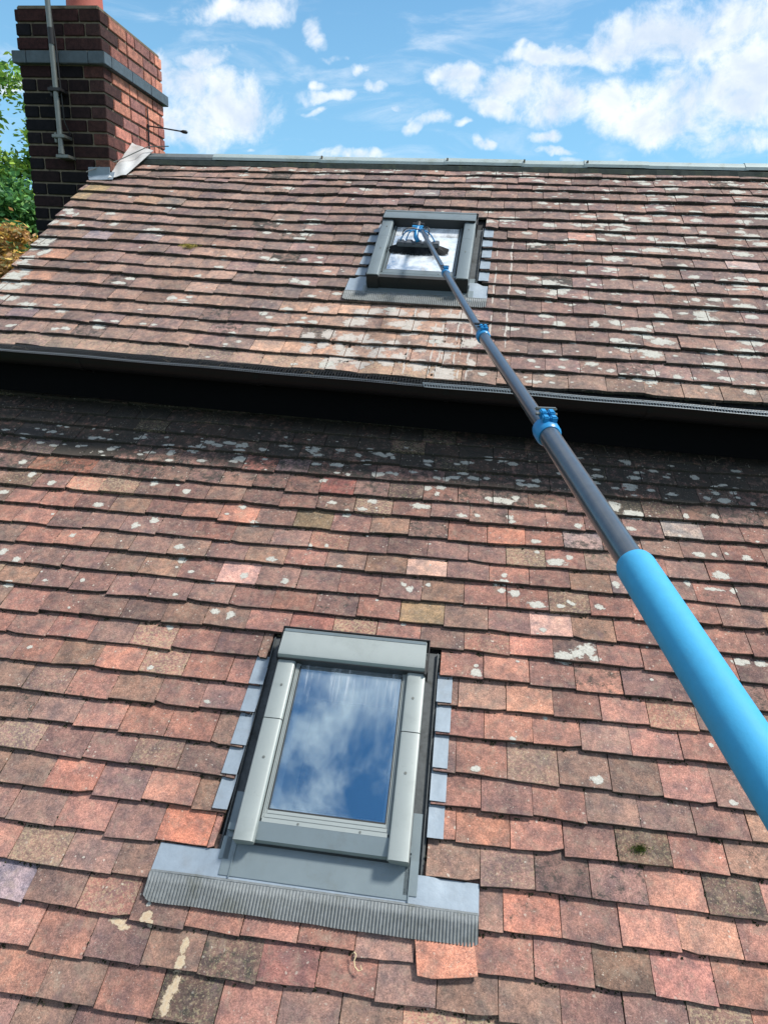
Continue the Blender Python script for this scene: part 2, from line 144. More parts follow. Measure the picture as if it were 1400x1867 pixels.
def tile_material():
    m, n, b, o = newmat('fired_clay'); P = pos(n)
    at = n.add('ShaderNodeAttribute'); at.attribute_name = 'tint'
    ww = n.add('ShaderNodeAttribute'); ww.attribute_name = 'wear'
    ws = n.add('ShaderNodeSeparateColor'); n.nt.links.new(ww.outputs[0], ws.inputs[0]); grime_shade, speck, yel = ws.outputs
    seed = n.v('MULTIPLY', at.outputs['Color'], (37., 53., 71.)); PS = n.v('ADD', P, seed)   # every tile has its own grain
    big = n.noise(PS, 14, 5, .62, .3); mid = n.noise(PS, 55, 5, .65); fine = n.noise(P, 420, 3, .7); grit = n.noise(P, 190, 4, .75)
    c = at.outputs['Color']
    c = n.mix(1., c, n.mix(n.step(big, .3, .7), (.66, .72, .78), (1.34, 1.24, 1.14)), 'MULTIPLY')
    c = n.mix(1., c, n.mix(n.step(mid, .32, .68), (.80, .81, .82), (1.20, 1.18, 1.16)), 'MULTIPLY')
    c = n.mix(1., c, n.mix(n.step(grit, .3, .72), (.66, .68, .70), (1.34, 1.32, 1.30)), 'MULTIPLY')
    c = n.mix(1., c, n.mix(n.step(fine, .3, .7), (.70, .71, .72), (1.30, 1.30, 1.30)), 'MULTIPLY')
    c = n.mix(1., c, n.mix(n.step(n.noise(P, 2.6, 4, .6, .5), .3, .7), (.80, .80, .80), (1.16, 1.13, 1.10)), 'MULTIPLY')
    # grey-buff weathering film
    c = n.mix(n.step(n.noise(PS, 24, 6, .7, .5), .47, .72, 0, .42), c, (.27, .215, .165))
    # purple-black firing patches
    c = n.mix(n.step(n.noise(n.v('ADD', PS, (5, 3, 1)), 11, 4, .6, .8), .55, .75, 0, .45), c, (.13, .085, .09))
    # dark algae, and the shade painted on tile butts
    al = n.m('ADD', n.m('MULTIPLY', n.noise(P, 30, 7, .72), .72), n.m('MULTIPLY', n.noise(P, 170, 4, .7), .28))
    th = n.m('SUBTRACT', .80, n.m('MULTIPLY', grime_shade, .46))
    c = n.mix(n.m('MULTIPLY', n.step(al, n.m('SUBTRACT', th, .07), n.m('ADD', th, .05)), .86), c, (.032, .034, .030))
    # yellow-buff crust
    yn = n.step(n.m('ADD', n.noise(P, 120, 5, .75), n.m('MULTIPLY', yel, .42)), .66, .78)
    c = n.mix(n.m('MULTIPLY', yn, n.m('MULTIPLY', yel, 1.1)), c, (.44, .36, .22))
    # pale specks of young lichen
    v1 = n.vor(n.v('ADD', P, n.v('MULTIPLY', n.noise(P, 60, 2, .5, 0, True), (.012, .012, .012))), 75)
    rad = n.m('MULTIPLY', n.m('POWER', n.add('ShaderNodeSeparateColor').outputs[0], 1.), 1.) if False else None
    sc = n.add('ShaderNodeSeparateColor'); n.nt.links.new(v1.outputs['Color'], sc.inputs[0])
    thr = n.m('MULTIPLY', n.m('MULTIPLY', n.m('GREATER_THAN', n.m('ADD', sc.outputs[0], n.m('MULTIPLY', speck, .55)), .80), sc.outputs[1]), .36)
    dd = n.m('ADD', v1.outputs['Distance'], n.m('MULTIPLY', n.m('SUBTRACT', n.noise(P, 300, 3, .7), .5), .22))
    s1 = n.m('MULTIPLY', n.step(dd, thr, n.m('SUBTRACT', thr, .10)), n.m('GREATER_THAN', thr, .05))
    s1 = n.m('MULTIPLY', s1, n.step(n.noise(PS, 9, 3, .6), .40, .66, .15, 1.))
    c = n.mix(n.m('MULTIPLY', s1, .62), c, (.50, .46, .39))
    v2 = n.vor(P, 230); sc2 = n.add('ShaderNodeSeparateColor'); n.nt.links.new(v2.outputs['Color'], sc2.inputs[0])
    s2 = n.m('MULTIPLY', n.step(v2.outputs['Distance'], .34, .2), n.m('GREATER_THAN', n.m('ADD', sc2.outputs[0], n.m('MULTIPLY', speck, .22)), .91))
    c = n.mix(n.m('MULTIPLY', s2, n.step(n.noise(PS, 13, 3, .6), .42, .66, .08, .6)), c, (.50, .45, .38))
    # pits
    s3 = n.m('MULTIPLY', n.step(v2.outputs['Distance'], .30, .16), n.m('LESS_THAN', sc2.outputs[1], .07))
    c = n.mix(n.m('MULTIPLY', s3, .7), c, (.04, .035, .03))
    n.put(b.inputs['Base Color'], c); b.inputs['Roughness'].default_value = .88; b.inputs['Specular IOR Level'].default_value = .22
    h = n.m('ADD', n.m('MULTIPLY', mid, .7), n.m('ADD', n.m('MULTIPLY', grit, .45), n.m('MULTIPLY', s1, .25)))
    bump(n, b, h, .75, .0028)
    return m
M_TILE = tile_material()

def lichen_material(name, ca, cb, op=1.):
    m, n, b, o = newmat(name); P = pos(n)
    at = n.add('ShaderNodeAttribute'); at.attribute_name = 'q'
    d = n.v('LENGTH', at.outputs['Vector'])
    nn = n.m('ADD', n.m('MULTIPLY', n.noise(P, 52, 4, .6), 1.9), n.m('MULTIPLY', n.noise(P, 230, 5, .8), 1.15))
    e = n.m('ADD', d, n.m('SUBTRACT', nn, 1.50))
    a = n.m('MULTIPLY', n.step(e, .96, .74), op)
    c = n.mix(n.step(n.noise(P, 160, 5, .75), .3, .7), ca, cb)
    ring = n.m('MULTIPLY', n.step(e, .45, .62), n.step(e, .80, .66))
    c = n.mix(n.m('MULTIPLY', ring, .35), c, (.40, .39, .34))
    n.put(b.inputs['Base Color'], c); b.inputs['Roughness'].default_value = .95; b.inputs['Specular IOR Level'].default_value = .1
    bump(n, b, n.noise(P, 260, 4, .7), .6, .0015)
    t = n.add('ShaderNodeBsdfTransparent'); mx = n.add('ShaderNodeMixShader')
    n.put(mx.inputs[0], a); n.nt.links.new(t.outputs[0], mx.inputs[1]); n.nt.links.new(b.outputs[0], mx.inputs[2]); n.nt.links.new(mx.outputs[0], o.inputs[0])
    return m
M_LICHEN = lichen_material('white_lichen', (.56, .55, .50), (.33, .325, .29), .86)
M_LIME = lichen_material('lime_run_stain', (.62, .57, .52), (.44, .39, .35), .70)
M_BUFFSTAIN = lichen_material('buff_stain', (.50, .40, .27), (.38, .28, .19))

M_FRAME = simple('grey_painted_aluminium', (.255, .285, .28), .42, .12, .5, .07, 12, .0, ((.16, .18, .17), .32))
M_FASCIA = simple('matt_black_fascia', (.003, .0034, .004), .9, 0, .05)
M_FRAMEDARK = simple('dark_grey_aluminium', (.145, .18, .195), .42, .25, .5, .1, 14, 0, ((.07, .08, .08), .35))
M_FRAME2 = simple('weathered_grey_aluminium', (.17, .21, .225), .42, .35, .5, .12, 12, .0, ((.12, .13, .12), .35))
M_LEAD = simple('dull_lead_sheet', (.22, .27, .32), .6, .12, .5, .22, 30, .0012, ((.18, .20, .22), .5))
M_LEADPLEAT = simple('grimy_pleated_lead', (.17, .185, .19), .6, .2, .4, .45, 60, .001, ((.09, .095, .075), .8))
M_LEADPALE = simple('pale_oxidised_lead', (.50, .51, .51), .6, .1, .4, .2, 25, .001, ((.30, .30, .28), .5))
M_RUBBER_SHADE = simple('black_rubber_and_shade', (.012, .013, .014), .6)  # real seals, and the painted shade under hood and sill
M_DARKGUTTER = simple('grimy_dark_flashing', (.07, .078, .082), .6, .1, .3, .5, 60, .001, ((.015, .016, .012), .8))
M_BLACKPLASTIC = simple('black_gutter_plastic', (.0035, .004, .005), .5, 0, .2, .3, 12)
M_DECK = simple('roofing_felt', (.012, .012, .012), .9)
M_WALL = simple('dark_render', (.03, .03, .032), .9)  # plain dark wall colour
M_GUARD = simple('gutter_guard_mesh', (.15, .18, .20), .5, .2, .4, .3, 60)
M_GUARDDARK = simple('weathered_guard_mesh', (.022, .026, .03), .5, .1, .4, .3, 60)
M_GUARDDARK2 = simple('fine_grey_wire', (.14, .16, .18), .5, .2, .4, .3, 60)
M_RIDGE = simple('pale_grey_ridge_metal', (.28, .34, .34), .5, .15, .4, .15, 8, .0006, ((.16, .18, .14), .55))
M_CAPDARK = simple('dark_ridge_underside', (.045, .055, .05), .8, 0, .2, .5, 30, .001, ((.10, .12, .06), .6))
M_LEADDARK = simple('dark_lead_roll', (.12, .14, .145), .55, .2, .4, .4, 25, .001, ((.05, .06, .05), .6))
M_STEEL = simple('weathered_steel_tube', (.17, .18, .165), .4, .6, .5, .2, 18, .0, ((.12, .12, .11), .35))
M_BLACKMETAL = simple('black_metal', (.018, .017, .018), .45, .2)
M_CABLE = simple('black_cable', (.014, .014, .016), .5)
M_POLE = None
M_BLUE = simple('blue_plastic', (.014, .20, .44), .36, 0, .45, .08, 30)
M_BLUEGRIP = simple('sky_blue_foam_grip', (.045, .30, .53), .62, 0, .3, .10, 60, .0003, ((.10, .22, .30), .22))
M_POT = simple('red_clay_pot', (.36, .10, .075), .7, 0, .3, .15, 20)
M_BARK = simple('bark', (.07, .055, .04), .9, 0, .1, .3, 12, .005)
M_GRASS = simple('grass_ground', (.05, .08, .025), .95, 0, .1, .4, 3)
M_MOSS = simple('moss_and_debris', (.035, .038, .022), .95, 0, .1, .6, 200)
M_TUFT = simple('dry_yellow_moss', (.42, .36, .11), .95, 0, .1, .3, 200)
M_STRAW = simple('dry_stalk', (.55, .44, .26), .8)
M_BRISTLE = simple('black_bristles', (.012, .014, .018), .7, 0, .3, .5, 300)
M_BRUSHGREY = simple('grey_brush_stock', (.075, .085, .10), .5, 0, .4, .2, 60)
M_WHITEIN = simple('white_window_lining', (.80, .80, .77), .6)
M_ROOM = simple('dim_room', (.02, .022, .025), .9)

def pole_material():
    m, n, b, o = newmat('brushed_carbon_tube'); P = pos(n)
    c = n.mix(n.noise(P, 60, 4, .6), (.060, .074, .090), (.10, .12, .14))
    n.put(b.inputs['Base Color'], c); b.inputs['Roughness'].default_value = .30; b.inputs['Metallic'].default_value = .45
    b.inputs['Specular IOR Level'].default_value = .5
    b.inputs['Coat Weight'].default_value = .8; b.inputs['Coat Roughness'].default_value = .16
    return m
M_POLE = pole_material()

def glass_material(name, refl, tint, dust, film=0.):
    m, n, b, o = newmat(name); P = pos(n); nt = n.nt; nt.nodes.remove(b)
    tr = n.add('ShaderNodeBsdfTransparent'); tr.inputs[0].default_value = (*tint, 1)
    gl = n.add('ShaderNodeBsdfGlossy'); gl.inputs['Roughness'].default_value = .015; gl.inputs[0].default_value = (.72, .90, 1.0, 1)
    bp = n.add('ShaderNodeBump'); bp.inputs['Strength'].default_value = .02; bp.inputs['Distance'].default_value = .01
    n.put(bp.inputs['Height'], n.noise(P, 5, 2, .5)); nt.links.new(bp.outputs[0], gl.inputs['Normal'])
    fr = n.add('ShaderNodeFresnel'); fr.inputs[0].default_value = 1.5
    f = n.m('ADD', refl, n.m('MULTIPLY', fr.outputs[0], 1.2), clamp=True)
    mx = n.add('ShaderNodeMixShader'); n.put(mx.inputs[0], f); nt.links.new(tr.outputs[0], mx.inputs[1]); nt.links.new(gl.outputs[0], mx.inputs[2])
    df = n.add('ShaderNodeBsdfDiffuse'); df.inputs[0].default_value = (.72, .76, .80, 1)
    at = n.add('ShaderNodeAttribute'); at.attribute_name = 'q'
    sq = n.add('ShaderNodeSeparateXYZ'); nt.links.new(at.outputs['Vector'], sq.inputs[0])      # q.x across, q.y up the pane
    runs = n.step(n.noise(n.xyz(n.m('MULTIPLY', sq.outputs[0], 26.), n.m('MULTIPLY', sq.outputs[1], 1.6)), 1., 4, .7), .50, .70)
    top = n.step(sq.outputs[1], .55, .97)
    spots = n.step(n.vor(P, 130).outputs['Distance'], .17, .08)
    spotm = n.step(n.noise(P, 9, 3, .6), .5, .62)
    a = n.m('MAXIMUM', n.m('MULTIPLY', n.m('MULTIPLY', runs, top), dust), n.m('MULTIPLY', n.m('MULTIPLY', spots, spotm), dust*.5))
    a = n.m('ADD', a, n.m('MULTIPLY', n.m('MULTIPLY', n.noise(P, 7, 4, .6), top), dust*.35))
    if film: a = n.m('ADD', a, n.m('MULTIPLY', n.step(n.noise(P, 11, 5, .6, .4), .2, .7), film), clamp=True)
    mx2 = n.add('ShaderNodeMixShader'); n.put(mx2.inputs[0], a); nt.links.new(mx.outputs[0], mx2.inputs[1]); nt.links.new(df.outputs[0], mx2.inputs[2])
    nt.links.new(mx2.outputs[0], o.inputs[0])
    return m
M_GLASS = glass_material('sky_reflecting_glass', .38, (.95, .97, .97), .26)
M_GLASS2 = glass_material('pale_reflection_glass', .60, (.7, .8, .8), .45, .80)  # pale film paints a bright cloud reflection into this pane

def brick_material():
    m, n, b, o = newmat('kiln_brick'); P = pos(n)
    oi = n.add('ShaderNodeObjectInfo'); c = oi.outputs['Color']
    c = n.mix(1., c, n.mix(n.step(n.noise(P, 30, 6, .7), .3, .7), (.62, .64, .68), (1.35, 1.3, 1.25)), 'MULTIPLY')
    c = n.mix(1., c, n.mix(n.step(n.noise(P, 160, 4, .7), .3, .7), (.72,)*3, (1.28,)*3), 'MULTIPLY')
    c = n.mix(n.step(n.noise(P, 14, 7, .7, .5), .60, .78, 0, .6), c, (.035, .030, .030))
    c = n.mix(n.step(n.noise(n.v('ADD', P, (7, 1, 2)), 60, 6, .75), .66, .76, 0, .5), c, (.42, .34, .27))
    n.put(b.inputs['Base Color'], c); b.inputs['Roughness'].default_value = .9; b.inputs['Specular IOR Level'].default_value = .2
    bump(n, b, n.noise(P, 110, 6, .75), .8, .004); return m
M_BRICK = brick_material()
M_MORTAR = simple('sandy_mortar', (.17, .14, .105), .95, 0, .1, .35, 50, .003, ((.03, .026, .024), .85))
M_BAND = simple('blue_slate_band', (.075, .10, .12), .6, 0, .35, .4, 25, .001, ((.05, .05, .05), .5))

def leaf_material(name, cols, trans=.35):
    m, n, b, o = newmat(name); P = pos(n)
    at = n.add('ShaderNodeAttribute'); at.attribute_name = 'tint'
    n.put(b.inputs['Base Color'], at.outputs['Color']); b.inputs['Roughness'].default_value = .55; b.inputs['Specular IOR Level'].default_value = .3
    t = n.add('ShaderNodeBsdfTranslucent'); n.nt.links.new(at.outputs['Color'], t.inputs[0])
    mx = n.add('ShaderNodeMixShader'); mx.inputs[0].default_value = trans
    n.nt.links.new(b.outputs[0], mx.inputs[1]); n.nt.links.new(t.outputs[0], mx.inputs[2]); n.nt.links.new(mx.outputs[0], o.inputs[0])
    return m
M_LEAF = leaf_material('leaf', None)

# ------------------------------------------------------------------ object helpers
def link(name, me, parent=None, mat=None, label=None, kind=None, category=None, group=None, M=None, color=None):
    o = bpy.data.objects.new(name, me); COL.objects.link(o)
    if mat is not None and me is not None and len(me.materials) == 0: me.materials.append(mat)
    if parent is not None: o.parent = parent
    if M is not None: o.matrix_local = M
    for k, v in (('label', label), ('kind', kind), ('category', category), ('group', group)):
        if v: o[k] = v
    if color: o.color = (*color, 1)
    return o
def mesh(name, verts, faces, smooth=False, attrs=None):
    me = bpy.data.meshes.new(name); me.from_pydata(verts, [], faces); me.update()
    if smooth:
        for p in me.polygons: p.use_smooth = True
    for an, (tp, vals) in (attrs or {}).items():
        a = me.attributes.new(an, tp, 'POINT')
        a.data.foreach_set('color' if tp == 'FLOAT_COLOR' else 'vector', [x for v in vals for x in v])
    return me
class MB:
    def __init__(s): s.v = []; s.f = []
    def add(s, vs, fs):
        o = len(s.v); s.v += [tuple(x) for x in vs]; s.f += [tuple(i+o for i in f) for f in fs]
    def box(s, x0, x1, y0, y1, z0, z1, bev=0., M=None):
        b = bmesh.new(); r = bmesh.ops.create_cube(b, size=1)
        for vv in b.verts: vv.co = Vector(((x0+x1)/2+vv.co.x*(x1-x0), (y0+y1)/2+vv.co.y*(y1-y0), (z0+z1)/2+vv.co.z*(z1-z0)))
        if bev: bmesh.ops.bevel(b, geom=list(b.edges), offset=bev, segments=2, affect='EDGES')
        if M is not None: b.transform(M)
        b.verts.index_update(); s.add([vv.co[:] for vv in b.verts], [[q.index for q in f.verts] for f in b.faces]); b.free()
    def tube(s, pts, r, seg=10, cap=True):
        pts = [Vector(p) for p in pts]; rr = r if isinstance(r, (list, tuple)) else [r]*len(pts); base = len(s.v)
        d = (pts[-1]-pts[0]).normalized() if (pts[-1]-pts[0]).length > 1e-6 else Vector((0, 0, 1))
        ref = Vector((0, 0, 1)) if abs(d.z) < .9 else Vector((1, 0, 0)); vs = []; fs = []
        for i, p in enumerate(pts):
            t = (pts[min(i+1, len(pts)-1)]-pts[max(i-1, 0)]).normalized()
            if t.length < .5: t = d
            a = t.cross(ref).normalized(); b = t.cross(a)
            for j in range(seg):
                an = 2*math.pi*j/seg; vs.append(p+(a*math.cos(an)+b*math.sin(an))*rr[i])
        for i in range(len(pts)-1):
            for j in range(seg):
                k = (j+1) % seg; fs.append((i*seg+j, i*seg+k, (i+1)*seg+k, (i+1)*seg+j))
        if cap: fs.append(tuple(range(seg-1, -1, -1))); fs.append(tuple((len(pts)-1)*seg+j for j in range(seg)))
        s.add(vs, fs)
    def prism(s, prof, x0, x1, axis=0):       # profile [(y,z)..] swept along x (closed)
        k = len(prof)
        if axis == 0: vs = [(x0, a, b) for a, b in prof]+[(x1, a, b) for a, b in prof]
        else: vs = [(a, x0, b) for a, b in prof]+[(a, x1, b) for a, b in prof]
        s.add(vs, [(i, (i+1) % k, k+(i+1) % k, k+i) for i in range(k)]+[tuple(range(k-1, -1, -1)), tuple(range(k, 2*k))])
    def make(s, name, parent, mat, smooth=False, **kw):
        me = mesh(name, s.v, s.f)
        b = bmesh.new(); b.from_mesh(me); bmesh.ops.recalc_face_normals(b, faces=b.faces); b.to_mesh(me); b.free()
        if smooth:
            for p in me.polygons: p.use_smooth = True
            me.set_sharp_from_angle(angle=math.radians(38))
        return link(name, me, parent, mat, **kw)
def interp(L, u):
    if len(L) == 1: return L[0][1]
    if u <= L[0][0]: i = 0
    elif u >= L[-1][0]: i = len(L)-2
    else: i = max(j for j in range(len(L)-1) if L[j][0] <= u)
    (a, b), (c, d) = L[i], L[i+1]
    t = max(-.6, min(1.6, (u-a)/(c-a))); return b+(d-b)*t

# ------------------------------------------------------------------ ground
link('ground', mesh('ground', [(-600, -600, 0), (600, -600, 0), (600, 600, 0), (-600, 600, 0)], [(0, 1, 2, 3)]), None, M_GRASS, kind='structure')

# ------------------------------------------------------------------ the two buildings
ML = Matrix(PLR).to_4x4(); ML.translation = Vector(PLT)
MU = Matrix(PUR).to_4x4(); MU.translation = Vector(PUT)
HB = Vector((-.3, 5.0, 0)); EB = Vector((-.3, 2.0, 0))
house = link('house', None, label='main house behind, with upper tiled roof, small skylight, black gutter and brick chimney', category='house'); house.location = HB
ext = link('house_extension', None, label='lower front extension whose nearest reddish tiled roof slope holds the large foreground skylight', category='extension'); ext.location = EB
TH = Matrix.Translation(-HB); TE = Matrix.Translation(-EB)

def deck(name, mat4, u0, u1, v0, v1, holes, parent, T, label):
    # boarded, felted slope 16 mm under the tile tops, with real openings for the skylight
    mb = MB(); us = sorted({u0, u1, *[h[0] for h in holes], *[h[1] for h in holes]}); vs = sorted({v0, v1, *[h[2] for h in holes], *[h[3] for h in holes]})
    for i in range(len(us)-1):
        for j in range(len(vs)-1):
            cu, cv = (us[i]+us[i+1])/2, (vs[j]+vs[j+1])/2
            if any(h[0] < cu < h[1] and h[2] < cv < h[3] for h in holes): continue
            mb.box(us[i]-.0005, us[i+1]+.0005, vs[j]-.0005, vs[j+1]+.0005, -.062, -.036)
    return mb.make(name, parent, M_DECK, label=label, M=T @ mat4)
HOLE_L = (-.43, .078, .03, .70); HOLE_U = (-.17, .335, .70, 1.30)
LR = deck('roof', ML, -2.5, 1.95, -.80, 2.16, [HOLE_L], ext, TE, 'nearer roof slope of reddish clay tiles with the large skylight')
UR = deck('roof', MU, -2.31, 2.35, -.03, 2.12, [HOLE_U], house, TH, 'farther roof slope of brown clay tiles spotted with white lichen')

# ------------------------------------------------------------------ clay tiles
def und(u, v, s):
    return (.0045 if s < 3 else .0065)*noise.noise(Vector((u*1.3, v*1.6, s)))+.0025*noise.noise(Vector((u*4.2, v*5, s+9)))
class Tile:
    __slots__ = ('k', 'u0', 'u1', 'b0', 'b1', 'len', 'vis', 'n0', 'n1', 'camb', 'thk', 'seed', 'tint', 'wear', 'sh')
    def surf(s, u, v):
        t = max(0, min(1, (u-s.u0)/(s.u1-s.u0))); vb = s.b0+(s.b1-s.b0)*t
        return s.n0+(s.n1-s.n0)*t-(s.thk*9.1)*(v-vb)+s.camb*(1-(2*t-1)**2)*(1-.3*(v-vb)/.1)+und(u, v, s.seed)
THK = .0192; TILE_BUTT_DARK = []   # algae on the tile butts, with course shade painted in to blacken them
def tile_geo(t, rnd):
    nu = 4; vs = []; fs = []; cu = (t.u0+t.u1)/2; cv = (t.b0+t.b1)/2; TILE_BUTT_DARK.clear()
    jag = [rnd.uniform(-.0011, .0011) for _ in range(nu+1)]
    if rnd.random() < .20: jag[rnd.choice((0, nu))] += rnd.uniform(.004, .010)       # chipped corner
    for i in range(nu+1):
        a = i/nu; u = t.u0+(t.u1-t.u0)*a; vb = t.b0+(t.b1-t.b0)*a+jag[i]; L = t.len
        sk = t.sh
        row = []
        for dv in (0.0012, .05, L):
            v = vb+dv; uu = u+sk*dv; row.append((uu, v, t.surf(u, v)-(.0 if dv > .01 else .0002)))
        f1 = (u, vb, t.surf(u, vb)-.0016); f2 = (u, vb+.0004, t.surf(u, vb)-t.thk); f3 = (u+sk*L, vb+L, t.surf(u, vb+L)-t.thk*.8)
        for q in (f2, f1, *row, f3): vs.append((q[0]-cu, q[1]-cv, q[2]))
        TILE_BUTT_DARK.extend((.95, .7, 0, 0, 0, 0))
    c = 6
    for i in range(nu):
        for j in range(4): fs.append((i*c+j, (i+1)*c+j, (i+1)*c+j+1, i*c+j+1))
    for j in (0,): fs.append(tuple(range(5, -1, -1)))
    fs.append(tuple(nu*c+j for j in range(6)))
    fs.append((0, 5, nu*c+5, nu*c))
    return vs, fs, (cu, cv)
def tile_meshdata(lst, rnd, single):
    V = []; F = []; T = []; W = []
    for t in lst:
        vs, fs, (cu, cv) = tile_geo(t, rnd); o = len(V)
        if not single: vs = [(a+cu, b+cv, c) for a, b, c in vs]
        V += vs; F += [tuple(i+o for i in f) for f in fs]; T += [(*t.tint, 1)]*len(vs); W += [(max(t.wear[0], g_), t.wear[1], t.wear[2], 1) for g_ in TILE_BUTT_DARK]
        org = (cu, cv)
    me = mesh('tile', V, F, False, {'tint': ('FLOAT_COLOR', T), 'wear': ('FLOAT_COLOR', W)})
    me.materials.append(M_TILE)
    return me, org

def row_tiles(roof, k, ROWS, JO, u0, u1, cuts, pal, wearf, seed, rnd, gauge, extra):
    nrow = len(ROWS)
    def vb(kk, u):
        if kk < 0: return interp(ROWS[0], u)-gauge*kk
        if kk >= nrow: return interp(ROWS[-1], u)-gauge*(kk-nrow+1)
        return interp(ROWS[kk], u)
    an = JO.get(k) or [((k % 2)*.083+.306+rnd.uniform(-.01, .01))]
    js = list(an)
    for a, b in zip(an[:-1], an[1:]):
        n = max(1, round((b-a)/.1665)); js += [a+(b-a)*i/n+rnd.uniform(-.0015, .0015) for i in range(1, n)]
    x = an[0]
    while x > u0: x -= .1665+rnd.uniform(-.002, .002); js.append(x)
    x = an[-1]
    while x < u1: x += .1665+rnd.uniform(-.002, .002); js.append(x)
    js.sort(); js = [j for j in js if u0-.03 < j < u1+.03]
    segs = []
    if js[0] > u0+.03: js = [u0]+js
    js[0] = max(js[0], u0); js[-1] = min(js[-1], u1)
    rowlift = rnd.uniform(-.0008, .0012); out = []
    for a, b in zip(js[:-1], js[1:]):
        parts = [(a, b)]
        for (ca, cb, k0, k1) in cuts:
            if k0 <= k <= k1:
                np_ = []
                for (p, q) in parts:
                    if q <= ca or p >= cb: np_.append((p, q)); continue
                    if p < ca-.02: np_.append((p, ca))
                    if q > cb+.02: np_.append((cb, q))
                parts = np_
        for (p, q) in parts:
            if q-p < .018: continue
            t = Tile(); t.k = k; g = rnd.uniform(.0006, .0019); t.u0 = p+g; t.u1 = q-g; t.sh = rnd.uniform(-.008, .008)
            dv = rnd.gauss(0, .0026); sk = rnd.gauss(0, .0019)
            if rnd.random() < .06: dv -= rnd.uniform(.003, .008)
            t.b0 = vb(k, p)+dv-sk; t.b1 = vb(k, q)+dv+sk
            t.vis = vb(k-1, (p+q)/2); t.len = t.vis-(t.b0+t.b1)/2+.045
            lift = abs(rnd.gauss(0, .0018)); t.n0 = rowlift+lift+rnd.uniform(0, .0012); t.n1 = rowlift+lift+rnd.uniform(0, .0012)
            if rnd.random() < .08: t.n0 += rnd.uniform(0, .004)
            if rnd.random() < .08: t.n1 += rnd.uniform(0, .004)
            t.camb = rnd.uniform(-.0004, .0024 if seed == 1.0 else .0040); t.seed = seed; t.thk = .0185 if seed == 1.0 else .0160
            uc, vc = (p+q)/2, (t.b0+t.b1)/2+.05
            t.tint = pal(uc, vc, rnd); t.wear = wearf(uc, vc, k, rnd)
            out.append(t)
    return out

def mixc(a, b, t): return tuple(x+(y-x)*t for x, y in zip(a, b))
def soft(c, k=.26):
    l = .3*c[0]+.5*c[1]+.2*c[2]; return tuple((x+(l-x)*k)*m for x, m in zip(c, (.97, .93, .93)))
MEANL = srgb((154, 118, 105)); MEANU = srgb((146, 119, 110))
PAL_RED = [srgb(c) for c in ((178, 124, 110), (168, 114, 102), (148, 108, 100), (154, 122, 104), (138, 114, 102), (126, 104, 100), (188, 128, 106), (134, 112, 98), (122, 100, 94), (146, 116, 108), (172, 118, 108), (136, 104, 104))]
PAL_BRN = [srgb(c) for c in ((150, 124, 114), (140, 112, 108), (160, 134, 122), (132, 110, 112), (150, 120, 106), (142, 122, 116), (168, 134, 120), (134, 116, 112), (156, 126, 124))]
PAL_MID = [srgb(c) for c in ((150, 100, 90), (164, 112, 96), (136, 98, 94), (130, 108, 96), (146, 116, 94), (120, 94, 94), (160, 106, 92), (138, 110, 104))]
def pal_low(u, v, r):
    base = r.choice(PAL_RED if v < .9 else PAL_MID) if r.random() > .25 else r.choice(PAL_MID)
    if v > 1.45: base = mixc(base, srgb((92, 74, 78)), .55)
    k = r.uniform(.64, .92); return soft(tuple(x*k for x in mixc(base, MEANL, .40)), .22)
def pal_up(u, v, r):
    base = r.choice(PAL_BRN)
    if u < -.9: base = mixc(base, srgb((176, 140, 118)), r.uniform(0, .6))
    if u > .4: base = mixc(base, srgb((146, 112, 106)), .3)
    if -.62 < u < .40 and -.02 < v < .56:
        base = mixc(base, srgb((222, 176, 142)), r.uniform(.35, .95)*min(1, (.46-u)*3))
    if v < .05: base = mixc(base, srgb((168, 138, 112)), .5)
    k = r.uniform(.62, .88); return soft(tuple(x*k for x in mixc(base, MEANU, .25)), .26)
def wear_low(u, v, k, r):
    g = .13+.62*max(0, min(1, (v-1.25)/.5))+(r.random() < .10)*.3; s = .12+.35*max(0, min(1, (v-.3)/1.2))
    return (min(.95, g+r.uniform(-.05, .12)), s+r.uniform(0, .25), r.uniform(0, .18)+(r.random() < .08)*.3)
def wear_up(u, v, k, r):
    g = .22+r.uniform(-.08, .14)+(r.random() < .06)*.35; s = .35+.4*max(0, min(1, (u+.3)/1.2)); y = r.uniform(0, .12)
    if v < .10: y = .42 if u < .3 else .25; g = .40; s = 1
    if v < .15 and u > -.8 and u < .6: g = .30
    return (g, min(1, s), y)
CUT_L = [(-.508, .142, 12, 17), (-.514, .143, 18, 18)]
CUT_U = [(-.228, .402, 6, 11), (-.305, .456, 12, 12)]
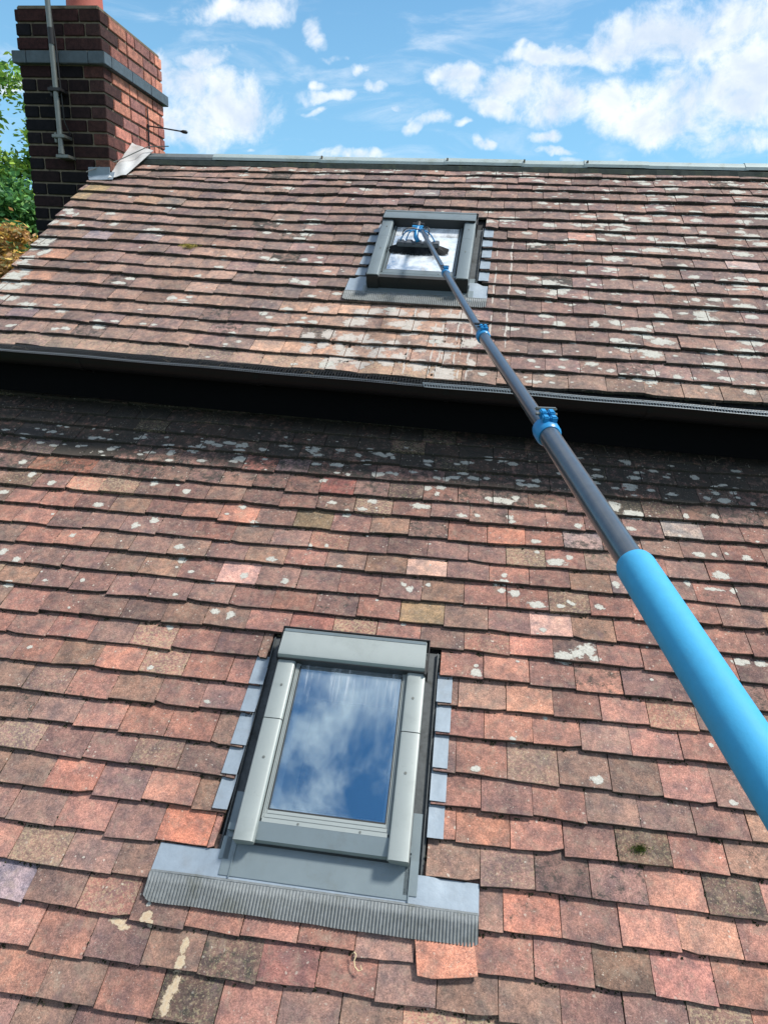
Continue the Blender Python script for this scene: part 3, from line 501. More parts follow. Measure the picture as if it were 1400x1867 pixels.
def build_roof(roof, ROWS, JO, kr, ur, cuts, pal, wearf, seed, gauge, SPEC, M4, rs, skip=lambda t: False):
    rnd = random.Random(rs); T = []
    for k in kr:
        a, b = ur(k); T += row_tiles(roof, k, ROWS, JO, a, b, cuts, pal, wearf, seed, rnd, gauge, None)
    T = [t for t in T if not skip(t)]
    v_key = gauge < .11
    for (u, v, r, g, b) in SPEC:
        for t in T:
            if t.u0 <= u <= t.u1 and (t.b0+t.b1)/2 <= v < t.vis:
                t.tint = tuple(x*.76 for x in soft(mixc(srgb((r, g, b)), MEANL if v_key else MEANU, .30), .25))
                if r > 190 and b > 140: t.wear = (0, .1, 0)
                if r < 100: t.wear = (.55, .5, .35)
    def score(t):
        cs = [pix(M4 @ Vector((a, b, 0))) for a, b in ((t.u0, t.b0), (t.u1, t.b1), (t.u1, t.vis), (t.u0, t.vis))]
        if not any(-20 < x < 1420 and -20 < y < 1890 for x, y in cs): return 0
        return abs(sum(cs[i][0]*cs[(i+1) % 4][1]-cs[(i+1) % 4][0]*cs[i][1] for i in range(4)))/2
    S = sorted(T, key=score, reverse=True)
    for t in S[:300]:
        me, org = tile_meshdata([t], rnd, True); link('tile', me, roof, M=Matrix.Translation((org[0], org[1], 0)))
    rest = S[300:]
    if rest:
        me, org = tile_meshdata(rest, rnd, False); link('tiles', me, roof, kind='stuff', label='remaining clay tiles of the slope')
    return T
LOOSE = []
def skip_loose(t):      # the slipped tile under the apron is built by itself
    return t.k == 20 and t.u0 < .22 < t.u1
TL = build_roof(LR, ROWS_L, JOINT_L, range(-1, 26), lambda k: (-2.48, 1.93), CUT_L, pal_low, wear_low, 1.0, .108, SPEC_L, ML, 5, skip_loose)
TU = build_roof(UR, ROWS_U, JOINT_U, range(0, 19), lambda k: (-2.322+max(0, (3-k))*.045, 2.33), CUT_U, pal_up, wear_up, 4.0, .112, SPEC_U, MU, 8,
                lambda t: False)

# slipped tile lying askew on the row beneath
def slipped():
    t = Tile(); t.k = 20; t.u0, t.u1 = -.083, .083; t.b0 = t.b1 = 0; t.len = .19; t.vis = .1; t.n0 = t.n1 = .0; t.camb = .001; t.thk = .015; t.seed = 77
    t.sh = 0; t.tint = tuple(x*.78 for x in srgb((188, 134, 116))); t.wear = (.05, .25, .1); r = random.Random(3)
    vs, fs, _ = tile_geo(t, r)
    me = mesh('tile', vs, fs, False, {'tint': ('FLOAT_COLOR', [(*t.tint, 1)]*len(vs)), 'wear': ('FLOAT_COLOR', [(*t.wear, 1)]*len(vs))}); me.materials.append(M_TILE)
    M = Matrix.Translation((.224, -.246, .0135)) @ Matrix.Rotation(math.radians(9), 4, 'Z') @ Matrix.Rotation(math.radians(1.2), 4, 'X')
    link('tile', me, LR, M=M, label='slipped tile sitting askew below the ribbed lead apron')
slipped()

# lichen, lime runs and stains: thin crusts lying on the tile faces
def crust(name, roof, T, blobs, mat, label, hgt=.0009):
    V = []; F = []; Q = []
    idx = {}
    for t in T: idx.setdefault(t.k, []).append(t)
    for (u, v, ru, rv) in blobs:
        R = 1.45
        for t in T:
            vb = (t.b0+t.b1)/2
            a0, a1 = max(t.u0+.0008, u-ru*R), min(t.u1-.0008, u+ru*R); b0, b1 = max(vb+.0020, v-rv*R), min(t.vis+.004, v+rv*R)
            if a1-a0 < .002 or b1-b0 < .002: continue
            o = len(V); nn = 3
            for i in range(nn):
                for j in range(nn):
                    uu = a0+(a1-a0)*i/(nn-1); vv = b0+(b1-b0)*j/(nn-1)
                    V.append((uu, vv, t.surf(uu, vv)+hgt)); Q.append(((uu-u)/ru, (vv-v)/rv, 0))
            for i in range(nn-1):
                for j in range(nn-1): F.append((o+i*nn+j, o+(i+1)*nn+j, o+(i+1)*nn+j+1, o+i*nn+j+1))
    me = mesh(name, V, F, False, {'q': ('FLOAT_VECTOR', Q)})
    return link(name, me, roof, mat, kind='stuff', label=label)
rl = random.Random(21); bl = [(u, v, ru, rv) for (u, v, ru, rv) in LICH_L]
for _ in range(250):                                       # small and medium colonies, denser up the slope and to the right
    u = rl.uniform(-2.3, 1.6); v = rl.uniform(-.6, 1.9)
    d = .10+.85*max(0, min(1, (v-.55)/1.0))+.25*(u > .4)*(v > .5)
    if rl.random() < d:
        r = rl.choice((.005, .007, .009, .012, .016, .022)); bl.append((u, v, r, r*rl.uniform(.6, 1.1)))
for _ in range(110):
    u = rl.uniform(-2.2, 1.5); v = rl.uniform(1.62, 1.86); r = rl.uniform(.006, .028); bl.append((u, v, r*1.3, r*.6))
crust('lichen', LR, TL, bl, M_LICHEN, 'white lichen crusts on the nearer roof')
bu = [(u, v, ru*1.05, max(rv, .012)) for (u, v, ru, rv) in LICH_U]
for _ in range(1450):
    u = rl.uniform(-2.3, 2.2); v = rl.uniform(.02, 2.0)
    d = .06+.12*(u > -1.2)+.62*max(0, min(1, (u-.45)/.5))
    if -.3 < u < .4 and .6 < v < 1.4: continue
    if rl.random() < d:
        r = rl.choice((.005, .006, .008, .010, .013, .018, .026, .038)); bu.append((u, v, r*rl.uniform(.9, 1.9), r*rl.uniform(.6, 1.1)))
for _ in range(70):
    u = rl.uniform(-1.9, 2.2); bu.append((u, rl.uniform(1.93, 2.05), rl.uniform(.01, .05), rl.uniform(.008, .02)))
for i in range(26): bu.append((-2.27+rl.uniform(-.03, .09), rl.uniform(.45, 1.35), rl.uniform(.02, .05), rl.uniform(.015, .04)))
crust('lichen', UR, TU, bu, M_LICHEN, 'white lichen crusts on the farther roof')
st = []
for i in range(60):
    u = -.42+rl.random()*.86; v = rl.uniform(.0, .5)
    st.append((u, v, rl.uniform(.02, .07), rl.uniform(.02, .055)))
for u in (.487, .567, .33, .28, .36, .40, .22, .10, .255):
    v0, v1 = (.30, 1.20) if u > .45 else (.05, .52)
    v = v0
    while v < v1:
        st.append((u+rl.uniform(-.004, .004), v, .0042+rl.random()*.002, .05)); v += .055
        if rl.random() < .22: v += .12
crust('lime_streaks', UR, TU, st, M_LIME, 'pale lime streaks and runs below and beside the small skylight')
bs = [(-.735, -.228, .03, .012), (-.715, -.236, .02, .010), (-.655, -.205, .022, .02), (-.524, -.262, .013, .03), (-.522, -.30, .016, .03), (-.530, -.385, .016, .045), (-.520, -.35, .014, .03), (-.64, -.22, .012, .012)]
crust('buff_stains', LR, TL, bs, M_BUFFSTAIN, 'buff mortar stains on the nearer tiles', .0007)

# moss and debris caught under the butts and in the joints
def debris(name, roof, T, n, umin, umax, mat, label, rs, dens=lambda u, v: 1.):
    r = random.Random(rs); V = []; F = []
    octv = [(1, 0, 0), (-1, 0, 0), (0, 1, 0), (0, -1, 0), (0, 0, 1)]; octf = [(0, 2, 4), (2, 1, 4), (1, 3, 4), (3, 0, 4)]
    for _ in range(n):
        t = r.choice(T)
        if r.random() < .68: u = r.uniform(t.u0, t.u1); v = (t.b0+t.b1)/2-r.uniform(.0, .009); low = True
        else: u = t.u0-.001; v = (t.b0+t.b1)/2+r.uniform(.005, .1); low = False
        if not umin < u < umax or r.random() > dens(u, v): continue
        z = (t.surf(u, v)-t.thk+.001) if low else t.surf(u, v)-.003
        for _c in range(r.choice((1, 2, 3, 5))):
            s = r.uniform(.0012, .0046); uu = u+r.gauss(0, .006 if low else .0012); vv = v+r.gauss(0, .0025 if low else .006)
            o = len(V); rot = r.uniform(0, 3)
            for (a, b, c) in octv:
                k = r.uniform(.6, 1.3); V.append((uu+(a*math.cos(rot)-b*math.sin(rot))*s*k, vv+(a*math.sin(rot)+b*math.cos(rot))*s*k, z+c*s*k*1.1))
            F += [tuple(i+o for i in f) for f in octf]
    return link(name, mesh(name, V, F), roof, mat, kind='stuff', label=label)
debris('moss', LR, TL, 5200, -2.4, 1.8, M_MOSS, 'dark moss and grit along the tile edges', 31)
debris('moss', UR, TU, 3600, -2.2, 2.2, M_MOSS, 'dark moss and grit along the tile edges', 32)
def tuft(roof, u, v, r0, n, mat, label, rs):
    r = random.Random(rs); V = []; F = []
    for _ in range(n):
        a = r.uniform(0, 6.28); d = abs(r.gauss(0, r0*.5)); x = u+math.cos(a)*d*1.5; y = v+math.sin(a)*d*.7
        l = r.uniform(.006, .016); t = Vector((r.gauss(0, .6), r.gauss(0, .5), 1)).normalized()*l; wv = Vector((math.cos(a+1), math.sin(a+1), 0))*.0012
        o = len(V); b = Vector((x, y, .0)); V += [b-wv, b+wv, b+t]; F.append((o, o+1, o+2))
    link('moss_tuft', mesh('moss_tuft', [tuple(q) for q in V], F), roof, mat, kind='stuff', label=label)
tuft(UR, -1.323, .995, .035, 900, M_TUFT, 'small yellow tuft of dry moss', 4)
M_GREENMOSS = simple('green_moss', (.09, .12, .03), .95, 0, .1, .4, 200)
tuft(LR, .788, .148, .022, 380, M_GREENMOSS, 'patch of green moss on a dark tile', 5)

# ------------------------------------------------------------------ skylights
def skylight(roof, c, label, glassmat, leadrows, ROWS, lx, rx, seed):
    # c: u0,u1 frame sides, v0 bottom, v1 top ; gl: glass rectangle ; n = height above tile tops
    u0, u1, v0, v1 = c['f']; g0, g1, h0, h1 = c['g']; capw = c['cap']; hb = c['hood']; js = c['split']
    fmat = c.get('mat', M_FRAME); r = random.Random(seed); cn = c.get('cn', .074)
    mb = MB()                                                     # outer frame box standing in the opening
    e = .014
    mb.box(u0+e, u0+e+.05, v0+.03, v1-.02, -.06, .048, .003); mb.box(u1-e-.05, u1-e, v0+.03, v1-.02, -.06, .048, .003)
    mb.box(u0+e+.05, u1-e-.05, v1-.075, v1-.02, -.06, .046, .003); mb.box(u0+e+.05, u1-e-.05, v0+.03, v0+.075, -.06, .046, .003)
    sk = mb.make('skylight', roof, M_FRAME2, label=label)
    # lining and dim room below the pane
    ml = MB(); ml.box(g0-.012, g0+.004, h0-.01, h1+.01, -.22, .036); ml.box(g1-.004, g1+.012, h0-.01, h1+.01, -.22, .036)
    ml.box(g0+.004, g1-.004, h1-.004, h1+.012, -.22, .036); ml.box(g0+.004, g1-.004, h0-.012, h0+.004, -.22, .036)
    ml.box(g0, g0+.024, h0-.008, h1+.008, -.22, .034); ml.box(g1-.011, g1, h0-.008, h1+.008, -.22, .034); ml.box(g0+.024, g1-.011, h0-.008, h0+.012, -.22, .034)
    ml.make('window_lining', sk, M_WHITEIN)
    m2 = MB(); m2.box(g0-.2, g1+.2, h0-.3, h1+.3, -.40, -.39); m2.make('room_back', sk, M_ROOM)
    # flashing tray round the frame
    t0, t1 = lx+.004, rx-.004
    for a, b, c0, d0 in ((t0, u0+e-.001, t0+.006, t0+.009), (u1-e+.001, t1, t1-.009, t1-.006)):
        mt = MB(); mt.box(a, b, v0-.02, v1+.004, -.024, -.0165); mt.box(c0, d0, v0-.02, v1, -.0165, -.003); mt.make('flashing_tray', sk, M_DARKGUTTER)
    for a, b, y0_ in ((t0+.014, t0+.045, v0-.045), (t1-.058, t1-.016, v0-.075)):
        mf = MB(); mf.box(a, b, y0_, v0+.16, -.0160, -.0120); mf.box(a, b, y0_, v0+.02, -.0120, .0085, .001); mf.make('tray_foot', sk, M_FRAME2)
    fh = c.get('foot', .030)  # height of the black shade block under the sill
    mz = MB(); mz.box(u0+.003, u1-.003, v0+.004, v0+.028, -.012, fh); mz.make('sill_shade_block', sk, M_RUBBER_SHADE)  # black block painting the shade under the sill
    if fh > .05:
        for a in (u0+.001, u1-capw+.001): mz = MB(); mz.box(a, a+capw-.002, v0-.006, v0+.003, .010, cn-.006, .003); mz.make('cover_end_shade', sk, M_RUBBER_SHADE)  # black plates painting the shaded ends of the side covers
    # outer rail behind and beside the hood
    mr = MB(); mr.box(u0-.007, u1+.007, v1+.001, v1+.006, -.008, .082, .001); mr.box(u0-.007, u0-.003, hb+.0, v1+.0005, .0, .080, .001); mr.box(u1+.003, u1+.007, hb+.0, v1+.0005, .0, .080, .001)
    mr.box(u0-.001, u0+.004, v0+.02, hb, .010, .040); mr.box(u1-.004, u1+.001, v0+.02, hb, .010, .040)
    mr.make('outer_rail', sk, M_BLACKMETAL)
    # lower cover between the cap feet
    mk = MB(); mk.prism([(v0+.006, .020), (v0+.006, .040), (v0+.012, .047), (h0-.038, .058), (h0-.036, .030), (v0+.02, .0)], u0+.012, u1-.012); mk.make('sill_cover', sk, M_FRAME2 if fmat is M_FRAME else fmat)
    ms = MB()
    for a, b, z in ((-.040, -.026, .0585), (-.025, -.013, .0560), (-.012, .000, .0535)): ms.box(g0-.012, g1+.010, h0+a, h0+b, .030, z, .0015)
    ms.make('sash_rail', sk, fmat)
    for side, gx, s in ((0, g0, -1), (1, g1, 1)):
        mq = MB()
        for a, b, z in ((.000, .0042, .0535), (.0050, .0092, .0560), (.0100, .0142, .0580)):
            x0_, x1_ = sorted((gx+s*a, gx+s*b)); mq.box(x0_, x1_, h0-.03, h1+.02, .030, z, .0012)
        mq.make('sash_rail', sk, fmat)
    mg = MB(); mg.box(g0-.003, g0+.003, h0, h1, .046, .0525); mg.box(g1-.003, g1+.003, h0, h1, .046, .0525); mg.box(g0, g1, h0-.003, h0+.004, .046, .0522); mg.make('glazing_gasket', sk, M_RUBBER_SHADE)
    # pane, with q coordinates for the runs of dirt
    nq = 2; V = []; Q = []
    for z in (.040, .0495):
        for i in range(nq):
            for j in range(nq): V.append((g0-.002+(g1-g0+.004)*i, h0-.002+(h1-h0+.03)*j, z)); Q.append((i, j, 0))
    me = mesh('pane', V, [(4, 6, 7, 5), (0, 1, 3, 2), (0, 2, 6, 4), (1, 5, 7, 3), (0, 4, 5, 1), (2, 3, 7, 6)], False, {'q': ('FLOAT_VECTOR', Q)})
    link('pane', me, sk, glassmat)
    # side covers, two lengths each side, then the hood
    for s in (0, 1):
        for (a, b, first) in ((v0, js[s]-.0020, 0), (js[s]+.0020, hb+.02, 1)):
            x0_, x1_ = (u0, u0+capw) if s == 0 else (u1-capw, u1)
            o_ = x0_ if s == 0 else x1_; i_ = x1_ if s == 0 else x0_; d = 1 if s == 0 else -1
            z = cn-(.0015 if first else 0)
            pr = [(o_, .012), (o_, z-.007), (o_+d*.003, z-.0015), (o_+d*.007, z), (i_-d*.010, z+.001), (i_-d*.003, z-.002), (i_, z-.008), (i_, z-.022), (i_-d*.004, z-.022), (i_-d*.006, .030), (o_+d*.01, .012)]
            mm = MB(); mm.prism(pr, a, b, axis=1); cp = mm.make('side_cover', sk, fmat, smooth=True)
            mc = MB(); vv = (a+b)/2+(.0 if first else .06); mc.tube([(o_+d*capw*.55, vv, z-.002), (o_+d*capw*.55, vv, z+.0022)], .0045, 10); mc.make('screw', sk, M_STEEL)
    mh = MB(); mh.prism([(hb, .058), (hb-.002, .066), (hb, .090), (hb+.006, .0985), (hb+.015, .101), (v1-.022, .090), (v1-.008, .083), (v1-.004, .074), (v1-.004, .02), (hb+.03, .02), (hb+.028, .05)], u0+.002, u1-.004)
    mh.make('hood', sk, fmat, smooth=True)
    mu_ = MB(); mu_.box(u0+.004, u1-.006, hb-.0045, hb-.0022, .050, cn+.012); mu_.make('hood_shade_strip', sk, M_RUBBER_SHADE)  # black strip painting the shade under the hood lip
    m3 = MB(); m3.prism([(v1-.021, .0915), (v1-.012, .0935), (v1-.007, .088), (v1-.02, .087)], u0+.004, u1-.006); m3.make('hood_bead', sk, M_FRAME2)
    m4 = MB(); m4.box(u1-.006, u1+.003, hb-.012, hb+.045, .03, .088, .002); m4.make('hood_bracket', sk, M_RUBBER_SHADE)
    m4 = MB(); m4.box(u0-.002, u0+.003, hb-.004, hb+.04, .03, .084, .001); m4.make('hood_bracket', sk, M_RUBBER_SHADE)
    for a in (.28, .80): m5 = MB(); m5.tube([(g0+(g1-g0)*a, h0-.033, .057), (g0+(g1-g0)*a, h0-.033, .0602)], .0035, 8); m5.make('screw', sk, M_STEEL)
    # lead soakers stepping up both sides
    for k in leadrows:
        for s in (0, 1):
            vb = interp(ROWS[k], lx if s == 0 else rx); vt = interp(ROWS[k-1], lx if s == 0 else rx)
            wL = c['lw']; sk_ = (vb-v0)*c.get('skew', 0)
            a, b = (lx-wL+.006+sk_, lx+.003+sk_) if s == 0 else (rx-.003, rx+wL-.004)
            a += r.uniform(-.003, .003); b += r.uniform(-.002, .002); dv = r.uniform(-.004, .004)
            V = []; F = []; nx, ny = 4, 4
            for i in range(nx+1):
                for j in range(ny+1):
                    x = a+(b-a)*i/nx; y = vb+.004+dv+(vt-vb+.008)*j/ny
                    z = .0062+r.uniform(0, .0022)-.165*(y-vb)+und(x, y, c['seed']); V.append((x, y, z))
            n0 = len(V); V += [(x, y, z-.0022) for x, y, z in V]
            for i in range(nx):
                for j in range(ny): q = i*(ny+1)+j; F.append((q, q+ny+1, q+ny+2, q+1))
            for i in range(nx): q = i*(ny+1); F.append((q, n0+q, n0+q+ny+1, q+ny+1))
            for j in range(ny): F.append((j, j+1, n0+j+1, n0+j)); q = nx*(ny+1)+j; F.append((q, n0+q, n0+q+1, q+1))
            me = mesh('lead_flashing', V, F, True); me.set_sharp_from_angle(angle=.7); link('lead_flashing', me, sk, M_LEAD)
    # apron: flat lead, folded seam, ribbed skirt dressed over the tiles
    al, ar, at, am, ab = c['apron']
    def base(x, y): return .0030-.150*((y-c['arow'][0]) % .108 if False else 0)+und(x, y, c['seed'])
    V = []; F = []; nx, ny = 26, 3
    for i in range(nx+1):
        for j in range(ny+1):
            x = al+(ar-al)*i/nx; y = am+(at-am)*j/ny+(.0 if j else .0)
            inn = lx-.02 < x < rx+.02
            z = .0045+.0010*noise.noise(Vector((x*9, y*9, 3)))-(.013*(j/ny) if not inn else -.001)
            V.append((x, y+(c['atl']*(1-i/nx)), z))
    for i in range(nx):
        for j in range(ny): q = i*(ny+1)+j; F.append((q, q+ny+1, q+ny+2, q+1))
    me = mesh('lead_apron', V, F, True); link('lead_apron', me, sk, M_LEAD)
    mc = MB(); mc.box(lx+.03, rx-.045, am+.012, v0+.035, .0055, .0085, .001); mc.box(lx+.03, rx-.045, v0+.035, v0+.055, .0, .03); mc.box(u0+.0, u0+.003, am+.008, v0+.03, .0085, .013); mc.box(u1+.004, u1+.007, am+.008, v0+.03, .0085, .013); mc.make('bottom_flashing', sk, M_FRAME2)
    md = MB(); pts = [(al+.002+(ar-al-.004)*i/14, am+.003+(c['atl']*(1-i/14))+r.uniform(-.001, .001), .0062) for i in range(15)]; md.tube(pts, .0042, 6)
    md.make('apron_seam', sk, M_LEADPLEAT, smooth=True)
    nr = c['ribs']; nx = nr*4; ny = 6; V = []; F = []
    for i in range(nx+1):
        for j in range(ny+1):
            s = i/nx; t = j/ny; x = al+(ar-al)*s
            end = c['atl']*(1-s)
            yb = ab+.004*noise.noise(Vector((x*7, 1, seed)))+end*.6
            tr = max(0, (.03-(x-al))/.03)**2*.02+max(0, (x-(ar-.03))/.03)**2*.012
            yb += tr*.8
            y = (am+end)+(yb-(am+end))*t
            amp = .0032*min(1, t*4)*(1-.25*noise.noise(Vector((x*5, 3, 8))))
            ph = i*math.pi/2
            z = .0052+amp*math.sin(ph+.3)-.012*t*t*c['drop']+.003*noise.noise(Vector((x*6, y*14, 5)))*t+.004
            V.append((x+.0015*t*noise.noise(Vector((x*12, 2, 2))), y, z))
    for i in range(nx):
        for j in range(ny): q = i*(ny+1)+j; F.append((q+1, q+ny+2, q+ny+1, q))
    n0 = len(V); V += [(x, y, z-.002) for x, y, z in V]
    for i in range(nx): q = i*(ny+1)+ny; F.append((q, n0+q, n0+q+ny+1, q+ny+1))
    for j in range(ny): F.append((j, n0+j, n0+j+1, j+1)); q = nx*(ny+1)+j; F.append((q+1, n0+q+1, n0+q, q))
    me = mesh('ribbed_skirt', V, F, True); me.set_sharp_from_angle(angle=1.0); link('ribbed_skirt', me, sk, M_LEADPLEAT)
    return sk
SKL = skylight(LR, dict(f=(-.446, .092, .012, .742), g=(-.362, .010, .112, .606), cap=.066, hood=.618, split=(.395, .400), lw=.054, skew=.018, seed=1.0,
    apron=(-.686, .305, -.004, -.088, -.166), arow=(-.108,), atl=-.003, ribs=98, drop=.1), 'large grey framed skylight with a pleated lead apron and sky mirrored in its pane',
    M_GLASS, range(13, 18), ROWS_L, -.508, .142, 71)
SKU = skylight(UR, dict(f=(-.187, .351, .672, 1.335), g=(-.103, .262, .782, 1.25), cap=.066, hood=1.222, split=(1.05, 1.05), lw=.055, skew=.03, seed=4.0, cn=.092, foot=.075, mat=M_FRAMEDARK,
    apron=(-.305, .456, .766, .625, .553), arow=(.55,), atl=.010, ribs=76, drop=.1), 'smaller grey framed skylight higher up, its pane, painted pale with cloud reflection, being brushed',
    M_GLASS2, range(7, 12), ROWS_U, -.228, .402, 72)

# ------------------------------------------------------------------ eaves: fascia, gutter and leaf guard
def gz(x): return 4.674-.0172*(x-.2)
def along(prof, x0, x1, name, mat, parent, T, smooth=False, n=24, **kw):
    V = []; F = []; k = len(prof)
    for i in range(n+1):
        x = x0+(x1-x0)*i/n; zz = gz(x)+.004*noise.noise(Vector((x*1.3, 7, 2))); V += [(x, y, z+zz) for y, z in prof]
    for i in range(n):
        for j in range(k): a = i*k+j; b = i*k+(j+1) % k; F.append((a, b, b+k, a+k))
    F.append(tuple(range(k-1, -1, -1))); F.append(tuple(n*k+j for j in range(k)))
    me = mesh(name, V, F); b = bmesh.new(); b.from_mesh(me); bmesh.ops.recalc_face_normals(b, faces=b.faces); b.to_mesh(me); b.free()
    if smooth:
        for p in me.polygons: p.use_smooth = True
        me.set_sharp_from_angle(angle=.7)
    return link(name, me, parent, mat, M=T, **kw)
outer = [(2.995+.058*math.cos(a), -.004+.058*math.sin(a)) for a in [math.pi+math.pi*i/12 for i in range(13)]]
inner = [(2.995+.054*math.cos(a), -.004+.054*math.sin(a)) for a in [2*math.pi-math.pi*i/12 for i in range(13)]]
lip = [(2.931, .002), (2.931, -.004)]
GUT = along(outer+inner+[(2.936, .003), (2.931, .003)], -2.75, 1.95, 'gutter', M_BLACKPLASTIC, house, TH, True, label='black plastic gutter under the upper eaves')
along([(3.062, -.21), (3.062, .02), (3.082, .02), (3.082, -.21)], -2.72, 1.95, 'fascia', M_FASCIA, house, TH)
along([(3.082, -.20), (3.082, -.18), (3.34, -.18), (3.34, -.20)], -2.72, 1.95, 'soffit', M_FASCIA, house, TH)
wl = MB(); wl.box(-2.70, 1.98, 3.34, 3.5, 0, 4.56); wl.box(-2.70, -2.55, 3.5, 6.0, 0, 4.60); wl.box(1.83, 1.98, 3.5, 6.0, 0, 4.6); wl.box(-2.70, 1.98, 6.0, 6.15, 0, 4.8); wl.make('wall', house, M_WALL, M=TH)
def guard(x0, x1, pitch, rib, mat, y0, z0, y1, z1, tilt, wires, rs, label):
    r = random.Random(rs); mb = MB(); x = x0
    while x < x1:
        zz = gz(x); w1 = .0015*math.sin(x*9)
        a = Vector((x, y0, zz+z0+w1)); m_ = Vector((x+tilt*.5, (y0+y1)/2, zz+(z0+z1)/2+.004+w1)); b = Vector((x+tilt, y1, zz+z1+w1))
        mb.tube([a, m_, b], rib, 4, False); x += pitch
    for f in wires:
        pts = []
        x = x0
        while x <= x1+.001:
            zz = gz(x)+.0015*math.sin(x*9); pts.append((x+tilt*f, y0+(y1-y0)*f, zz+z0+(z1-z0)*f+.004*4*f*(1-f)+.0005)); x += .05
        mb.tube(pts, rib*.8, 4, False)
    return mb.make('leaf_guard', GUT, mat, kind='stuff', label=label)
guard(-.20, 1.95, .0125, .0026, M_GUARD, 2.930, .004, 2.958, .020, -.012, (0., .5, 1.), 1, 'pale plastic mesh lip along the right of the gutter')
guard(-2.7, -.17, .012, .0009, M_GUARDDARK2, 2.932, .004, 2.952, .010, -.003, (0., .33, .66, 1.), 2, 'thin mesh lip along the left of the gutter')
guard(-2.7, 1.95, .014, .0012, M_GUARDDARK, 2.952, .006, 3.045, .030, -.004, (0., .2, .4, .6, .8, 1.), 3, 'dark leaf guard mesh spanning the gutter')
def twigs(n, x0, x1, yz, name, parent, T, mat, L, rs, label):
    r = random.Random(rs); mb = MB()
    for _ in range(n):
        x = r.uniform(x0, x1); y, z = yz(x, r); l = r.uniform(*L); a = r.uniform(0, 6.28); d = Vector((math.cos(a), math.sin(a)*.5, r.uniform(-.1, .8))).normalized()*l
        p = Vector((x, y, z)); q = p+d*.5+Vector((r.gauss(0, 1), r.gauss(0, 1), r.gauss(0, 1)))*l*.12
        mb.tube([p, q, p+d], [.0011, .0009, .0004], 4, False)
    mb.make(name, parent, mat, M=T, kind='stuff', label=label)
M_TWIG = simple('grey_brown_twig', (.16, .13, .10), .9, 0, .1, .3, 60)
twigs(34, -2.3, 1.3, lambda x, r: (r.uniform(2.935, 3.0), gz(x)+.012), 'twigs', GUT, None, M_TWIG, (.015, .06), 3, 'dry twigs and grass caught on the gutter guard')
twigs(60, -2.2, 1.3, lambda x, r: (lambda v: (1.503+.8466*v, 3.3907+.5318*v+.008))(r.uniform(1.86, 2.08)), 'twigs', ext, TE, M_TWIG, (.02, .08), 4, 'dry twigs lying in the shade at the head of the nearer roof')
# fascia joins, brackets
for xb in (-1.9, -1.0, -.1, .8, 1.7):
    m_ = MB(); m_.prism([(2.995+.061*math.cos(a), -.004+.061*math.sin(a)+gz(xb)) for a in [math.pi+math.pi*i/8 for i in range(9)]]+[(3.06, gz(xb)+.01), (3.06, gz(xb)-.08), (3.05, gz(xb)-.08)], xb-.012, xb+.012); m_.make('gutter_bracket', GUT, M_BLACKPLASTIC)

# extension: verge boards and walls out of sight below
we = MB(); we.box(-2.62, 1.9, .98, 1.14, 0, 3.0); we.box(-2.62, -2.5, 1.14, 3.34, 0, 3.0); we.box(1.78, 1.9, 1.14, 3.34, 0, 3.0); we.make('wall', ext, M_WALL, M=TE)
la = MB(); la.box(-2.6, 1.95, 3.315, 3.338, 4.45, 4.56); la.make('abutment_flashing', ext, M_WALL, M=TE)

# ------------------------------------------------------------------ ridge
def Uw(u, v, n=0.): return MU @ Vector((u, v, n))
RA, RB = Uw(-2.05, 2.098), Uw(2.3, 2.172)
rd = (RB-RA).normalized(); L = (RB-RA).length
pts = [0, .55, 1.30, 2.15, 2.65, 3.05, 3.43, 4.03, L]
up = Vector((0, 0, 1)); fw = rd.cross(up); fw = Vector((0, -1, 0)); rr_ = random.Random(4)
for i, (a, b) in enumerate(zip(pts[:-1], pts[1:])):
    h = .004*(i % 2)+rr_.uniform(0, .003); V = []; k = 7
    prof = [(.066, -.030), (.062, -.012), (.026, .016), (.0, .020), (-.04, .012), (-.16, -.07), (-.16, -.085)]
    for s in (a-(.02 if i else 0), b):
        c = RA+rd*s
        for (y, z) in prof: V.append(c+fw*(y+h*.3)+up*(z+h+.004*noise.noise(Vector((s*2, 1, 1)))))
    F = [(j, j+1, k+j+1, k+j) for j in range(k-1)]+[tuple(range(k)), tuple(range(2*k-1, k-1, -1))]
    mb = MB(); mb.add(V, F); mb.make('ridge_capping', house, M_RIDGE if i else M_LEADDARK, M=TH, smooth=True)
# dark strip closing the gap under the capping
mb = MB(); n = 90; V = []; F = []
for i in range(n+1):
    c = RA+rd*(L*i/n); q = noise.noise(Vector((i*.7, 2, 2)))*.006
    for (y, z) in [(.084+q, -.066), (.076+q, -.036), (.02, -.02)]: V.append(c+fw*y+up*z)
for i in range(n):
    for j in range(2): F.append((i*3+j, i*3+j+1, i*3+j+4, i*3+j+3))
mb.add(V, F); mb.make('ridge_gap_strip', house, M_CAPDARK, M=TH)
mb = MB(); mb.tube([RA+rd*.0+up*.03, RA+rd*1.2+up*.034], .030, 10); 
for j, s in enumerate((1.30, 2.15, 2.65, 3.05)):
    m_ = MB(); c = RA+rd*s+fw*.050+up*.004; m_.box(c.x-.005, c.x+.005, c.y-.008, c.y+.008, c.z-.010, c.z+.012, .002); m_.make('ridge_clip', house, M_TWIG, M=TH)
# far slope behind the ridge
V = [Uw(-2.31, 2.12, -.04), Uw(2.35, 2.12, -.04)]; bk = Vector((0, 2.3, -1.65)); V += [V[1]+bk, V[0]+bk]; V2 = [v-Vector((0, 0, .05)) for v in V]
mb = MB(); mb.add(V+V2, [(0, 1, 2, 3), (7, 6, 5, 4), (0, 4, 5, 1), (1, 5, 6, 2), (2, 6, 7, 3), (3, 7, 4, 0)]); mb.make('rear_roof_slope', house, M_DECK, M=TH)

